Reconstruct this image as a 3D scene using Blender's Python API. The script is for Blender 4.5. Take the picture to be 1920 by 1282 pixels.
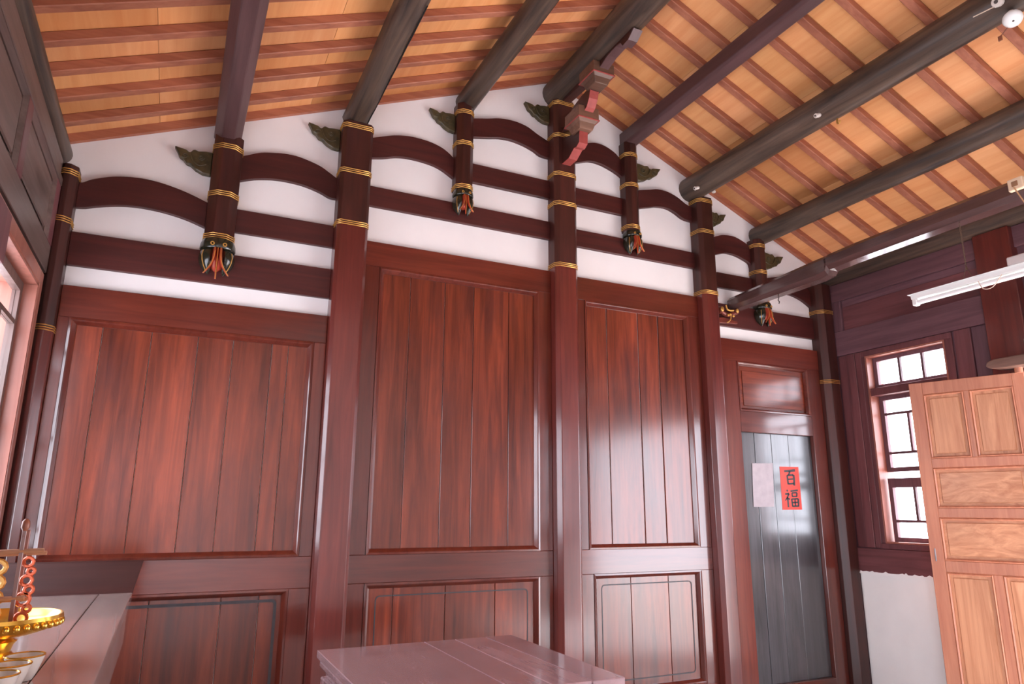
import bpy, bmesh, math, random
from mathutils import Vector, Matrix
random.seed(7)
for o in list(bpy.data.objects): bpy.data.objects.remove(o, do_unlink=True)
SC = bpy.context.scene
COL = SC.collection

# ------------------------------------------------------------------ camera
F_PX = 1307.64
YAW, PITCH, ROLL = 0.446065, 0.234584, 0.005293
CAM = Vector((0.0, -4.4, 1.45))
fw = Vector((math.sin(YAW)*math.cos(PITCH), math.cos(YAW)*math.cos(PITCH), math.sin(PITCH)))
ri0 = Vector((math.cos(YAW), -math.sin(YAW), 0)); up0 = ri0.cross(fw)
RI = math.cos(ROLL)*ri0 + math.sin(ROLL)*up0
UP = -math.sin(ROLL)*ri0 + math.cos(ROLL)*up0
cam_d = bpy.data.cameras.new('camera'); cam = bpy.data.objects.new('camera', cam_d); COL.objects.link(cam)
cam_d.sensor_fit = 'HORIZONTAL'; cam_d.sensor_width = 36.0; cam_d.lens = 36.0*F_PX/1920.0
cam_d.clip_start = 0.02
m = Matrix((RI, UP, -fw)).transposed().to_4x4(); m.translation = CAM
cam.matrix_world = m
SC.camera = cam

# ------------------------------------------------------------------ world, daylight, exposure
world = bpy.data.worlds.new('overcast_sky'); SC.world = world; world.use_nodes = True
bg = world.node_tree.nodes['Background']
bg.inputs[0].default_value = (0.90, 0.93, 1.06, 1); bg.inputs[1].default_value = 1.0
SC.view_settings.view_transform = 'Standard'; SC.view_settings.look = 'None'
SC.view_settings.gamma = 1.0; SC.view_settings.use_curve_mapping = False
SC.view_settings.exposure = 3.52
SC.display_settings.display_device = 'sRGB'
XL, XR, YB, YF = -0.75, 5.33, 0.0, -7.6          # inside faces of the room
DOOR_Y = (-4.45, -1.74); DOOR_Z = 2.42            # open doorway in the right wall
WIN_R = [(-1.09, -0.385, 1.19, 2.75), (-5.85, -5.10, 1.19, 2.75)]     # y0,y1,z0,z1
WIN_L = [(-2.40, -0.27, 1.10, 2.56)]
ADDED_OPEN_L = (-6.9, -4.7, 0.0, 2.45)               # unseen opening added in the left wall behind the viewer for extra daylight
WIN_F = []
def portal(name, loc, rot, sx, sy):
    d = bpy.data.lights.new(name, 'AREA'); d.shape = 'RECTANGLE'; d.size = sx; d.size_y = sy
    d.cycles.is_portal = True
    o = bpy.data.objects.new(name, d); o.location = loc; o.rotation_euler = rot; COL.objects.link(o)
H = math.pi/2
sun_d = bpy.data.lights.new('sun', 'SUN'); sun_d.energy = 3.0; sun_d.angle = math.radians(3); sun_d.color = (0.92, 0.95, 1.04)
sun = bpy.data.objects.new('sun', sun_d); COL.objects.link(sun)
sun.rotation_euler = Vector((-0.55, -0.22, -0.80)).to_track_quat('-Z', 'Y').to_euler(); sun.location = (9, -2, 9)
for (a, b, z0, z1) in WIN_R + [(DOOR_Y[0], DOOR_Y[1], 0.0, DOOR_Z)]:
    portal('daylight_opening', (XR+0.2, (a+b)/2, (z0+z1)/2), (0, H, 0), z1-z0, b-a)
for (a, b, z0, z1) in WIN_L+[ADDED_OPEN_L]:
    portal('daylight_opening', (XL-0.2, (a+b)/2, (z0+z1)/2), (0, -H, 0), z1-z0, b-a)
for (a, b, z0, z1) in WIN_F:
    portal('daylight_opening', ((a+b)/2, YF-0.2, (z0+z1)/2), (H, 0, 0), b-a, z1-z0)

# ------------------------------------------------------------------ pixel -> place
def ray(u, v): return fw + RI*((u-960)/F_PX) - UP*((v-641)/F_PX)
def at(u, v, ax, val):
    d = ray(u, v); t = (val-CAM[ax])/d[ax]; return CAM + d*t
def W(u, v, Y=-0.03):
    p = at(u, v, 1, Y); return (p.x, p.z)
def WX(u, v, Y=-0.03): return W(u, v, Y)[0]
def WZ(u, v, Y=-0.03): return W(u, v, Y)[1]
def SX(u, v, X):                                  # on a side plane: (y, z)
    p = at(u, v, 0, X); return (p.y, p.z)
def zr(x): return min(3.789+0.42*x, 5.882-0.424*x)   # underside of the rafters

# ------------------------------------------------------------------ materials
MATS = {}
def nt(name):
    mt = bpy.data.materials.new(name); mt.use_nodes = True
    t = mt.node_tree; return mt, t, t.nodes['Principled BSDF']
def lin(c):
    return tuple(((x/255)/12.92 if x/255 <= 0.04045 else ((x/255+0.055)/1.055)**2.4) for x in c)+(1,)
def setp(b, **k):
    for n, v in k.items():
        n = n.replace('_', ' ')
        if n in b.inputs: b.inputs[n].default_value = v
def wood(name, c1, c2, axis='Z', rough=0.4, rvar=0.12, coat=0.0, coat_rough=0.15, blotch=0.35, stain=None, stain_amt=0.0,
         grain=1.0, bump=0.12, vary=0.25, spec=0.5, wave=0.0, objcol=False, dist=0.6, coat_ior=1.5):
    if name in MATS: return MATS[name]
    mt, t, b = nt(name); N, L = t.nodes, t.links
    tc = N.new('ShaderNodeTexCoord'); oi = N.new('ShaderNodeObjectInfo')
    mul = N.new('ShaderNodeMath'); mul.operation = 'MULTIPLY'; mul.inputs[1].default_value = 37.0
    L.new(oi.outputs['Random'], mul.inputs[0])
    add = N.new('ShaderNodeVectorMath'); add.operation = 'ADD'
    L.new(tc.outputs['Object'], add.inputs[0]); L.new(mul.outputs[0], add.inputs[1])
    mp = N.new('ShaderNodeMapping'); L.new(add.outputs[0], mp.inputs[0])
    s = [22*grain]*3; s['XYZ'.index(axis)] = 1.3*grain; mp.inputs['Scale'].default_value = s
    n1 = N.new('ShaderNodeTexNoise'); n1.inputs['Scale'].default_value = 1.0; n1.inputs['Detail'].default_value = 7
    n1.inputs['Roughness'].default_value = 0.62; n1.inputs['Distortion'].default_value = dist; L.new(mp.outputs[0], n1.inputs['Vector'])
    fac = n1.outputs['Fac']
    if wave > 0:
        wv = N.new('ShaderNodeTexWave'); wv.wave_type = 'BANDS'; wv.bands_direction = 'DIAGONAL'
        wv.inputs['Scale'].default_value = 16.0; wv.inputs['Distortion'].default_value = 11.0; wv.inputs['Detail'].default_value = 2
        wv.inputs['Detail Scale'].default_value = 0.7
        mp3 = N.new('ShaderNodeMapping'); s3 = [2.2]*3; s3['XYZ'.index(axis)] = 0.55; mp3.inputs['Scale'].default_value = s3
        L.new(add.outputs[0], mp3.inputs[0]); L.new(mp3.outputs[0], wv.inputs['Vector'])
        mx0 = N.new('ShaderNodeMix'); mx0.data_type = 'FLOAT'; mx0.inputs[0].default_value = wave
        L.new(fac, mx0.inputs[2]); L.new(wv.outputs['Fac'], mx0.inputs[3]); fac = mx0.outputs[0]
    cr = N.new('ShaderNodeValToRGB'); cr.color_ramp.elements[0].position = 0.3; cr.color_ramp.elements[1].position = 0.72
    cr.color_ramp.elements[0].color = lin(c1); cr.color_ramp.elements[1].color = lin(c2); L.new(fac, cr.inputs[0])
    # broad blotches of lighter and darker wood
    mp2 = N.new('ShaderNodeMapping'); s2 = [3.0]*3; s2['XYZ'.index(axis)] = 0.9; mp2.inputs['Scale'].default_value = s2
    L.new(add.outputs[0], mp2.inputs[0])
    n2 = N.new('ShaderNodeTexNoise'); n2.inputs['Scale'].default_value = 1.0; n2.inputs['Detail'].default_value = 4; L.new(mp2.outputs[0], n2.inputs['Vector'])
    mr = N.new('ShaderNodeMapRange'); mr.inputs[1].default_value = 0.3; mr.inputs[2].default_value = 0.7
    mr.inputs[3].default_value = 1-blotch; mr.inputs[4].default_value = 1+blotch; L.new(n2.outputs['Fac'], mr.inputs[0])
    mv = N.new('ShaderNodeMapRange'); mv.inputs[3].default_value = 1-vary; mv.inputs[4].default_value = 1+vary; L.new(oi.outputs['Random'], mv.inputs[0])
    mm = N.new('ShaderNodeMath'); mm.operation = 'MULTIPLY'; L.new(mr.outputs[0], mm.inputs[0]); L.new(mv.outputs[0], mm.inputs[1])
    vm = N.new('ShaderNodeVectorMath'); vm.operation = 'SCALE'; L.new(cr.outputs[0], vm.inputs[0]); L.new(mm.outputs[0], vm.inputs['Scale'])
    col = vm.outputs[0]
    if objcol:
        v2 = N.new('ShaderNodeVectorMath'); v2.operation = 'MULTIPLY'; L.new(col, v2.inputs[0]); L.new(oi.outputs['Color'], v2.inputs[1]); col = v2.outputs[0]
    if stain:
        n3 = N.new('ShaderNodeTexNoise'); n3.inputs['Scale'].default_value = 2.4; n3.inputs['Detail'].default_value = 6; n3.inputs['Roughness'].default_value = 0.65
        mp4 = N.new('ShaderNodeMapping'); s4 = [1.6]*3; s4['XYZ'.index(axis)] = 0.5; mp4.inputs['Scale'].default_value = s4
        L.new(add.outputs[0], mp4.inputs[0]); L.new(mp4.outputs[0], n3.inputs['Vector'])
        r3 = N.new('ShaderNodeMapRange'); r3.inputs[1].default_value = 0.52; r3.inputs[2].default_value = 0.72; r3.inputs[4].default_value = stain_amt
        L.new(n3.outputs['Fac'], r3.inputs[0])
        mx = N.new('ShaderNodeMix'); mx.data_type = 'RGBA'; L.new(r3.outputs[0], mx.inputs[0]); L.new(col, mx.inputs[6]); mx.inputs[7].default_value = lin(stain)
        col = mx.outputs[2]
    L.new(col, b.inputs['Base Color'])
    rr = N.new('ShaderNodeMapRange'); rr.inputs[1].default_value = 0.3; rr.inputs[2].default_value = 0.7
    rr.inputs[3].default_value = rough-rvar; rr.inputs[4].default_value = rough+rvar; L.new(n2.outputs['Fac'], rr.inputs[0]); L.new(rr.outputs[0], b.inputs['Roughness'])
    setp(b, Coat_Weight=coat, Coat_Roughness=coat_rough, Coat_IOR=coat_ior, Specular_IOR_Level=spec)
    bp = N.new('ShaderNodeBump'); bp.inputs['Strength'].default_value = bump; bp.inputs['Distance'].default_value = 0.0005
    L.new(fac, bp.inputs['Height']); L.new(bp.outputs[0], b.inputs['Normal'])
    if coat > 0: L.new(bp.outputs[0], b.inputs['Coat Normal'])
    MATS[name] = mt; return mt
def plain(name, c, rough=0.5, metal=0.0, noise=0.08, scale=6.0, coat=0.0, bump=0.0, emit=None, spec=0.5, c2=None):
    if name in MATS: return MATS[name]
    mt, t, b = nt(name); N, L = t.nodes, t.links
    tc = N.new('ShaderNodeTexCoord'); n = N.new('ShaderNodeTexNoise'); n.inputs['Scale'].default_value = scale; n.inputs['Detail'].default_value = 6
    L.new(tc.outputs['Object'], n.inputs['Vector'])
    cr = N.new('ShaderNodeValToRGB'); cr.color_ramp.elements[0].position = 0.3; cr.color_ramp.elements[1].position = 0.7
    c0 = lin(c); a = tuple(min(1, x*(1-noise)) for x in c0[:3])+(1,); d = tuple(min(1, x*(1+noise)) for x in c0[:3])+(1,)
    if c2: a, d = c0, lin(c2)
    cr.color_ramp.elements[0].color = a; cr.color_ramp.elements[1].color = d
    L.new(n.outputs['Fac'], cr.inputs[0]); L.new(cr.outputs[0], b.inputs['Base Color'])
    setp(b, Roughness=rough, Metallic=metal, Coat_Weight=coat, Specular_IOR_Level=spec)
    if bump:
        bp = N.new('ShaderNodeBump'); bp.inputs['Strength'].default_value = bump; bp.inputs['Distance'].default_value = 0.01
        L.new(n.outputs['Fac'], bp.inputs['Height']); L.new(bp.outputs[0], b.inputs['Normal'])
    MATS[name] = mt; return mt
def glass(name='window_glass'):
    if name in MATS: return MATS[name]
    mt, t, b = nt(name); N, L = t.nodes, t.links
    tr = N.new('ShaderNodeBsdfTransparent'); gl = N.new('ShaderNodeBsdfGlossy'); gl.inputs['Roughness'].default_value = 0.03
    n = N.new('ShaderNodeTexNoise'); n.inputs['Scale'].default_value = 3
    cr = N.new('ShaderNodeMapRange'); cr.inputs[3].default_value = 0.04; cr.inputs[4].default_value = 0.09; L.new(n.outputs['Fac'], cr.inputs[0])
    mx = N.new('ShaderNodeMixShader'); L.new(cr.outputs[0], mx.inputs[0]); L.new(tr.outputs[0], mx.inputs[1]); L.new(gl.outputs[0], mx.inputs[2])
    L.new(mx.outputs[0], N['Material Output'].inputs[0]); MATS[name] = mt; return mt

PANEL = lambda ax: wood('red_lacquer_panel_'+ax, (82, 30, 18), (136, 58, 33), ax, rough=0.40, rvar=0.1, coat=0.65, coat_rough=0.16, coat_ior=1.65, spec=0.25, blotch=0.34, vary=0.12, stain=(74, 36, 34), stain_amt=0.5, bump=0.5)
FRAME = lambda ax: wood('red_lacquer_frame_'+ax, (84, 30, 21), (112, 46, 31), ax, rough=0.36, rvar=0.07, coat=0.75, coat_rough=0.13, coat_ior=1.7, spec=0.25, blotch=0.22, vary=0.15)
COLM = lambda ax: wood('maroon_lacquer_'+ax, (84, 33, 28), (112, 46, 38), ax, rough=0.34, rvar=0.07, coat=0.7, coat_rough=0.14, coat_ior=1.65, spec=0.3, blotch=0.25, vary=0.1)
BEAM = lambda ax: wood('dark_maroon_beam_'+ax, (58, 22, 20), (82, 33, 29), ax, rough=0.45, rvar=0.08, blotch=0.22, vary=0.15)
POST = lambda ax: wood('dark_brown_post_'+ax, (52, 26, 21), (76, 35, 29), ax, rough=0.38, rvar=0.06, blotch=0.25, vary=0.1)
LOG = lambda ax: wood('dark_log_'+ax, (40, 34, 32), (104, 84, 70), ax, rough=0.42, rvar=0.1, blotch=0.3, vary=0.15, bump=0.3)
PURP = lambda ax: wood('purple_brown_beam_'+ax, (78, 52, 52), (100, 70, 70), ax, rough=0.42, rvar=0.08, blotch=0.15, vary=0.1)
SIDE = lambda ax: wood('dark_wall_wood_'+ax, (86, 56, 62), (112, 78, 84), ax, rough=0.5, rvar=0.08, blotch=0.25, vary=0.18)
SIDER = lambda ax: wood('dark_red_wall_wood_'+ax, (88, 48, 50), (114, 68, 70), ax, rough=0.45, rvar=0.08, blotch=0.25, vary=0.15)
LEFTW = lambda ax: wood('dusty_wall_wood_'+ax, (80, 64, 58), (112, 92, 86), ax, rough=0.45, rvar=0.1, blotch=0.3, vary=0.12, stain=(110, 62, 52), stain_amt=0.5)
CASE = lambda ax: wood('worn_casing_wood_'+ax, (134, 78, 64), (170, 108, 92), ax, rough=0.4, rvar=0.08, blotch=0.2, vary=0.1)
BOARD = wood('ceiling_board_wood', (222, 150, 94), (238, 176, 122), 'Y', rough=0.55, rvar=0.06, blotch=0.08, vary=0.06, bump=0.04, grain=0.7, objcol=True)
RAFT = wood('rafter_wood', (142, 80, 58), (178, 112, 84), 'X', rough=0.55, rvar=0.06, blotch=0.14, vary=0.1)
DOORW = lambda ax: wood('natural_door_wood_'+ax, (180, 116, 80), (220, 162, 122), ax, rough=0.42, rvar=0.06, blotch=0.1, vary=0.06, bump=0.05, grain=0.6, dist=2.2)
DOORF = lambda ax: wood('natural_door_frame_'+ax, (176, 108, 82), (206, 140, 108), ax, rough=0.42, rvar=0.06, blotch=0.12, vary=0.06)
GREYD = wood('grey_black_door_wood', (40, 40, 42), (70, 68, 72), 'Z', rough=0.4, rvar=0.1, coat=0.9, coat_rough=0.17, coat_ior=1.7, blotch=0.3, vary=0.12, stain=(90, 78, 80), stain_amt=0.5)
PLASTER = plain('white_plaster', (242, 236, 234), rough=0.85, noise=0.03, scale=3.0, bump=0.06)
DADO = plain('white_dado_plaster', (250, 249, 246), rough=0.8, noise=0.03, scale=4.0, bump=0.05)
GOLD = plain('gilt', (212, 160, 84), rough=0.32, metal=0.55, noise=0.2, scale=40)
BRASS = plain('polished_gold', (240, 190, 84), rough=0.2, metal=0.9, noise=0.1, scale=20)
GREEN = plain('dark_green_lacquer', (40, 38, 26), rough=0.22, noise=0.25, scale=14, coat=0.4)
OLIVE = plain('olive_bronze_carving', (58, 50, 30), rough=0.4, noise=0.35, scale=30, c2=(92, 78, 50))
REDC = plain('red_orange_lacquer', (190, 72, 48), rough=0.35, noise=0.18, scale=20)
PINKR = plain('faded_red_paint', (170, 78, 72), rough=0.5, noise=0.15, scale=20)
FLOORM = plain('pale_bounce_floor', (204, 197, 192), rough=0.6, noise=0.12, scale=3)  # floor out of view, pale colour chosen to bounce light onto ceiling and plaster
GREYLINE = plain('grey_blue_paint', (58, 52, 54), rough=0.5, noise=0.2, scale=20)
WHITEP = plain('white_enamel', (236, 236, 232), rough=0.35, noise=0.02)
PORC = plain('white_porcelain', (226, 216, 206), rough=0.3, noise=0.05)

# ------------------------------------------------------------------ mesh helpers
class MB:
    def __init__(s): s.v = []; s.f = []
    def add(s, vs, fs):
        n = len(s.v); s.v += [tuple(p) for p in vs]; s.f += [tuple(i+n for i in f) for f in fs]; return s
    def box(s, x0, x1, y0, y1, z0, z1):
        return s.prism([(x0, y0, z0), (x1, y0, z0), (x1, y1, z0), (x0, y1, z0)], (0, 0, z1-z0))
    def prism(s, poly, d):
        n = len(poly); a = [tuple(p) for p in poly]; b = [(p[0]+d[0], p[1]+d[1], p[2]+d[2]) for p in a]
        fs = [tuple(range(n)), tuple(range(2*n-1, n-1, -1))]+[(i, (i+1) % n, n+(i+1) % n, n+i) for i in range(n)]
        return s.add(a+b, fs)
    def xz(s, poly, y0, y1): return s.prism([(x, y0, z) for x, z in poly], (0, y1-y0, 0))
    def yz(s, poly, x0, x1): return s.prism([(x0, y, z) for y, z in poly], (x1-x0, 0, 0))
    def xy(s, poly, z0, z1): return s.prism([(x, y, z0) for x, y in poly], (0, 0, z1-z0))
    def tube(s, pts, r, n=8, closed=False):
        pts = [Vector(p) for p in pts]; k = len(pts); rs = r if isinstance(r, (list, tuple)) else [r]*k
        rings = []; ref = Vector((0, 0, 1))
        for i, p in enumerate(pts):
            a = pts[(i-1) % k] if (closed or i > 0) else p; b = pts[(i+1) % k] if (closed or i < k-1) else p
            t = (b-a).normalized()
            if abs(t.dot(ref)) > 0.97: ref = Vector((0, 1, 0)) if abs(t.y) < 0.9 else Vector((1, 0, 0))
            u = t.cross(ref).normalized(); w = t.cross(u).normalized(); ref = -w if w.dot(ref) < 0 else w
            rings.append([p+(u*math.cos(q)+ref*math.sin(q))*rs[i] for q in [2*math.pi*j/n for j in range(n)]])
        vs = [q for ring in rings for q in ring]; fs = []
        for i in range(k if closed else k-1):
            i2 = (i+1) % k
            for j in range(n): fs.append((i*n+j, i*n+(j+1) % n, i2*n+(j+1) % n, i2*n+j))
        if not closed: fs += [tuple(range(n)), tuple(range((k-1)*n, k*n))]
        return s.add(vs, fs)
    def lathe(s, prof, cx, cy, n=20):
        vs = []; fs = []; k = len(prof)
        for r, z in prof: vs += [(cx+max(r, 1e-4)*math.cos(2*math.pi*j/n), cy+max(r, 1e-4)*math.sin(2*math.pi*j/n), z) for j in range(n)]
        for i in range(k-1):
            for j in range(n): fs.append((i*n+j, i*n+(j+1) % n, (i+1)*n+(j+1) % n, (i+1)*n+j))
        fs += [tuple(range(n)), tuple(range((k-1)*n, k*n))]
        return s.add(vs, fs)
    def ball(s, c, rx, ry, rz, n=12, m=7):
        vs = []; fs = []
        for i in range(m+1):
            th = math.pi*i/m
            for j in range(n):
                ph = 2*math.pi*j/n; q = max(math.sin(th), 0.02)
                vs.append((c[0]+rx*q*math.cos(ph), c[1]+ry*q*math.sin(ph), c[2]+rz*math.cos(th)))
        for i in range(m):
            for j in range(n): fs.append((i*n+j, i*n+(j+1) % n, (i+1)*n+(j+1) % n, (i+1)*n+j))
        fs += [tuple(range(n)), tuple(range(m*n, (m+1)*n))]
        return s.add(vs, fs)
    def ring(s, x0, x1, z0, z1, prof, axis='y'):      # mitred moulding round an opening: prof = [(inset, depth)]
        vs = []; k = len(prof)
        for ins, dep in prof:
            for (a, b) in ((x0+ins, z0+ins), (x1-ins, z0+ins), (x1-ins, z1-ins), (x0+ins, z1-ins)):
                vs.append((a, dep, b) if axis == 'y' else (dep, a, b))
        fs = []
        for i in range(k):
            i2 = (i+1) % k
            for j in range(4): fs.append((i*4+j, i*4+(j+1) % 4, i2*4+(j+1) % 4, i2*4+j))
        return s.add(vs, fs)
WL = {}
def obj(name, mb, mat, parent=None, bev=0.0, smooth=False, seg=1):
    xs = [p[0] for p in mb.v]; ys = [p[1] for p in mb.v]; zs = [p[2] for p in mb.v]
    org = Vector(((min(xs)+max(xs))/2, (min(ys)+max(ys))/2, min(zs)))
    bm = bmesh.new(); vs = [bm.verts.new(Vector(p)-org) for p in mb.v]
    for f in mb.f:
        try: bm.faces.new([vs[i] for i in f])
        except ValueError: pass
    bmesh.ops.remove_doubles(bm, verts=bm.verts, dist=1e-6)
    bmesh.ops.recalc_face_normals(bm, faces=bm.faces)
    if bev > 0:
        es = [e for e in bm.edges if len(e.link_faces) == 2 and e.calc_face_angle(0) > 0.6]
        bmesh.ops.bevel(bm, geom=es, offset=bev, segments=seg, affect='EDGES', profile=0.5, clamp_overlap=True)
    me = bpy.data.meshes.new(name); bm.to_mesh(me); bm.free()
    if smooth:
        for p in me.polygons: p.use_smooth = True
        me.set_sharp_from_angle(angle=math.radians(42))
    me.materials.append(mat)
    o = bpy.data.objects.new(name, me); COL.objects.link(o)
    WL[o.name] = org
    if parent: o.parent = parent; o.location = org-WL[parent.name]
    else: o.location = org
    return o
def copy_at(src, delta, parent=None):
    c = src.copy(); COL.objects.link(c); p = parent or src.parent; c.parent = p
    WL[c.name] = WL[src.name]+Vector(delta)
    c.location = WL[c.name]-(WL[p.name] if p else Vector((0, 0, 0))); return c
def tag(o, label, cat, group=None):
    o['label'] = label; o['category'] = cat
    if group: o['group'] = group
    return o
def thing(name, label, cat, loc, group=None):
    o = bpy.data.objects.new(name, None); COL.objects.link(o); o.location = loc; o.empty_display_size = 0.1
    WL[o.name] = Vector(loc); return tag(o, label, cat, group)
def struct(o, label=None):
    o['kind'] = 'structure'
    if label: o['label'] = label; o['category'] = o.name.split('_')[0]
    return o
def smooth_line(pts, n=4):
    out = []
    for i in range(len(pts)-1):
        p0 = pts[max(i-1, 0)]; p1 = pts[i]; p2 = pts[i+1]; p3 = pts[min(i+2, len(pts)-1)]
        for k in range(n):
            t = k/n
            out.append(tuple(0.5*((2*b)+(-a+c)*t+(2*a-5*b+4*c-d)*t*t+(-a+3*b-3*c+d)*t**3) for a, b, c, d in zip(p0, p1, p2, p3)))
    return out+[tuple(pts[-1])]

# ------------------------------------------------------------------ the shell
def wall_cells(mb, u0, u1, z0, z1, holes, put):
    us = sorted({u0, u1, *[h[0] for h in holes], *[h[1] for h in holes]}); zs = sorted({z0, z1, *[h[2] for h in holes], *[h[3] for h in holes]})
    for i in range(len(us)-1):
        for j in range(len(zs)-1):
            cu, cz = (us[i]+us[i+1])/2, (zs[j]+zs[j+1])/2
            if not any(h[0] < cu < h[1] and h[2] < cz < h[3] for h in holes): put(us[i], us[i+1], zs[j], zs[j+1])
mb = MB().xz([(XL-0.2, 0), (XR+0.2, 0), (XR+0.2, zr(XR+0.2)+0.06), (2.478, zr(2.478)+0.06), (XL-0.2, zr(XL-0.2)+0.06)], 0.0, 0.15)
wall_back = struct(obj('wall_back', mb, PLASTER), 'white plastered gable wall behind the dark timber frame')
mb = MB(); wall_cells(mb, XL-0.2, XR+0.2, 0, 3.3, WIN_F, lambda a, b, c, d: mb.box(a, b, YF-0.15, YF, c, d))
mb.xz([(XL-0.2, 3.3), (XR+0.2, 3.3), (XR+0.2, zr(XR+0.2)+0.06), (2.478, zr(2.478)+0.06), (XL-0.2, zr(XL-0.2)+0.06)], YF-0.15, YF)
wall_front = struct(obj('wall_front', mb, PLASTER), 'white plaster gable wall at the viewer end')
holesR = [w for w in WIN_R]+[(DOOR_Y[0], DOOR_Y[1], 0.0, DOOR_Z)]
mb = MB(); wall_cells(mb, YF, YB, 0, 3.72, holesR, lambda a, b, c, d: mb.box(XR, XR+0.16, a, b, c, d))
wall_right = struct(obj('wall_right', mb, SIDE('Z')), 'dark timber wall with bright windows on the right')
mb = MB(); wall_cells(mb, YF, YB, 0, 3.52, WIN_L+[ADDED_OPEN_L], lambda a, b, c, d: mb.box(XL-0.16, XL, a, b, c, d))
wall_left = struct(obj('wall_left', mb, LEFTW('Z')), 'dusty brown timber wall with a window on the left')
floor = struct(obj('floor', MB().box(XL-0.2, XR+0.2, YF-0.15, YB+0.15, -0.1, 0), FLOORM), 'pale floor of the hall, coloured to bounce light')
bounce_ground = struct(obj('ground', MB().box(XR+0.2, XR+9, YF-3, YB+3, -0.25, -0.12), plain('bounce_slab', (200, 190, 180), rough=0.8)), 'unseen pale ground slab added outside the doorway to bounce daylight')  # slab added out of view, throws daylight up through the openings

# roof slab, rafters and boards
RB = 0.055
e0, e1 = XL-0.35, XR+0.35
mb = MB().xz([(e0, zr(e0)+RB+0.02), (2.478, zr(2.478)+RB+0.02), (e1, zr(e1)+RB+0.02), (e1, zr(e1)+RB+0.14), (2.478, zr(2.478)+RB+0.14), (e0, zr(e0)+RB+0.14)], YF-0.2, YB+0.2)
ceiling = struct(obj('ceiling', mb, RAFT), 'sloping timber ceiling of orange boards and rafters')
rl = [(XL-0.3, zr(XL-0.3)), (2.478, zr(2.478)), (2.478, zr(2.478)+RB), (XL-0.3, zr(XL-0.3)+RB)]
rr_ = [(2.478, zr(2.478)), (XR+0.3, zr(XR+0.3)), (XR+0.3, zr(XR+0.3)+RB), (2.478, zr(2.478)+RB)]
for poly in (rl, rr_):
    obj('edge_rafter', MB().xz(poly, -0.03, -0.001), RAFT, ceiling)
    src = obj('rafter', MB().xz(poly, -0.258, -0.206), RAFT, ceiling, bev=0.004)
    for k in range(2, 30): copy_at(src, (random.uniform(-0.01, 0.01), -0.25*(k-1)+random.uniform(-0.012, 0.012), 0))
JL = [XL-0.3, -0.29, 0.58, 1.70, 2.478]; JR = [2.478, 3.15, 3.80, 4.553, XR+0.3]
for J, tones in ((JL, None), (JR, None)):
    for i in range(4):
        a, b = J[i]+0.001, J[i+1]-0.001
        src = obj('ceiling_board', MB().xz([(a, zr(a)+RB), (b, zr(b)+RB), (b, zr(b)+RB+0.014), (a, zr(a)+RB+0.014)], -0.245, -0.002), BOARD, ceiling)
        sheet = 1.0
        for k in range(30):
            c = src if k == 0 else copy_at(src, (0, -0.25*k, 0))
            if J is JL: t = random.uniform(0.80, 1.08)
            else:
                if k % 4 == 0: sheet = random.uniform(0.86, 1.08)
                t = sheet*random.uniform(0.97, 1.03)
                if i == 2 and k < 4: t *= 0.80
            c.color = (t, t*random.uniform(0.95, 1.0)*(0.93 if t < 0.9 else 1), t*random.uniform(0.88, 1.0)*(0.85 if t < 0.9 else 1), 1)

# purlins
GP = 'roof purlins running from the gable wall'
def log(x, z, r, seed, n=20, y1=YF):
    rnd = random.Random(seed); mb = MB(); pts = []; rs = []
    for i in range(15):
        t = i/14; pts.append((x+rnd.uniform(-.004, .004), -0.002+(y1+0.002)*t, z+rnd.uniform(-.004, .004))); rs.append(r*(1+rnd.uniform(-.02, .02)))
    return mb.tube(pts, rs, n)
def poly_beam(x, z, w, h, ch, y1=YF):
    p = [(x-w/2, z-h/2+ch), (x-w/2+ch, z-h/2), (x+w/2-ch, z-h/2), (x+w/2, z-h/2+ch), (x+w/2, z+h/2-ch), (x+w/2-ch, z+h/2), (x-w/2+ch, z+h/2), (x-w/2, z+h/2-ch)]
    return MB().xz(p, y1, -0.002)
tag(obj('purlin', log(-0.765, 3.41, 0.06, 1), LOG('Y'), smooth=True), 'bluish grey round purlin along the top of the left wall', 'beam', GP)
tag(obj('purlin', poly_beam(0.095, 3.745, 0.16, 0.16, 0.045), PURP('Y'), bev=0.004), 'octagonal purple-brown purlin nearest the left wall purlin', 'beam', GP)
tag(obj('purlin', log(0.888, 4.067, 0.088, 3, n=10), LOG('Y'), smooth=True), 'cracked dark round purlin above the leftmost full-height column', 'beam', GP)
crk = [o for o in COL.objects if o.name.startswith('purlin')][-1]
obj('crack', MB().tube([(0.888+0.086*math.cos(a_), -0.05-0.12*k, 4.067+0.086*math.sin(a_)) for k, a_ in enumerate([-0.62, -0.66, -0.60, -0.63, -0.66, -0.70, -0.68, -0.72, -0.76, -0.74, -0.78, -0.8])], 0.004, 5), plain('dark_crack', (22, 16, 14), rough=0.9), crk)
tag(obj('purlin', log(1.706, 4.421, 0.080, 4), LOG('Y'), smooth=True), 'dark round purlin just left of the ridge beam', 'beam', GP)
tag(obj('ridge_beam', log(2.478, 4.70, 0.115, 5), LOG('Y'), smooth=True), 'thickest dark round ridge beam at the peak of the roof', 'beam', GP)
tag(obj('purlin', poly_beam(3.155, 4.463, 0.125, 0.14, 0.02), PURP('Y'), bev=0.004), 'squared purple-brown purlin just right of the ridge beam', 'beam', GP)
tag(obj('purlin', log(3.80, 4.150, 0.106, 6), LOG('Y'), smooth=True), 'dark round purlin carrying white porcelain knobs', 'beam', GP)
tag(obj('purlin', log(4.553, 3.857, 0.088, 7), LOG('Y'), smooth=True), 'dark round purlin second from the right wall', 'beam', GP)
tag(obj('purlin', log(5.29, 3.545, 0.085, 8), LOG('Y'), smooth=True), 'dark round purlin on top of the right wall', 'beam', GP)

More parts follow.
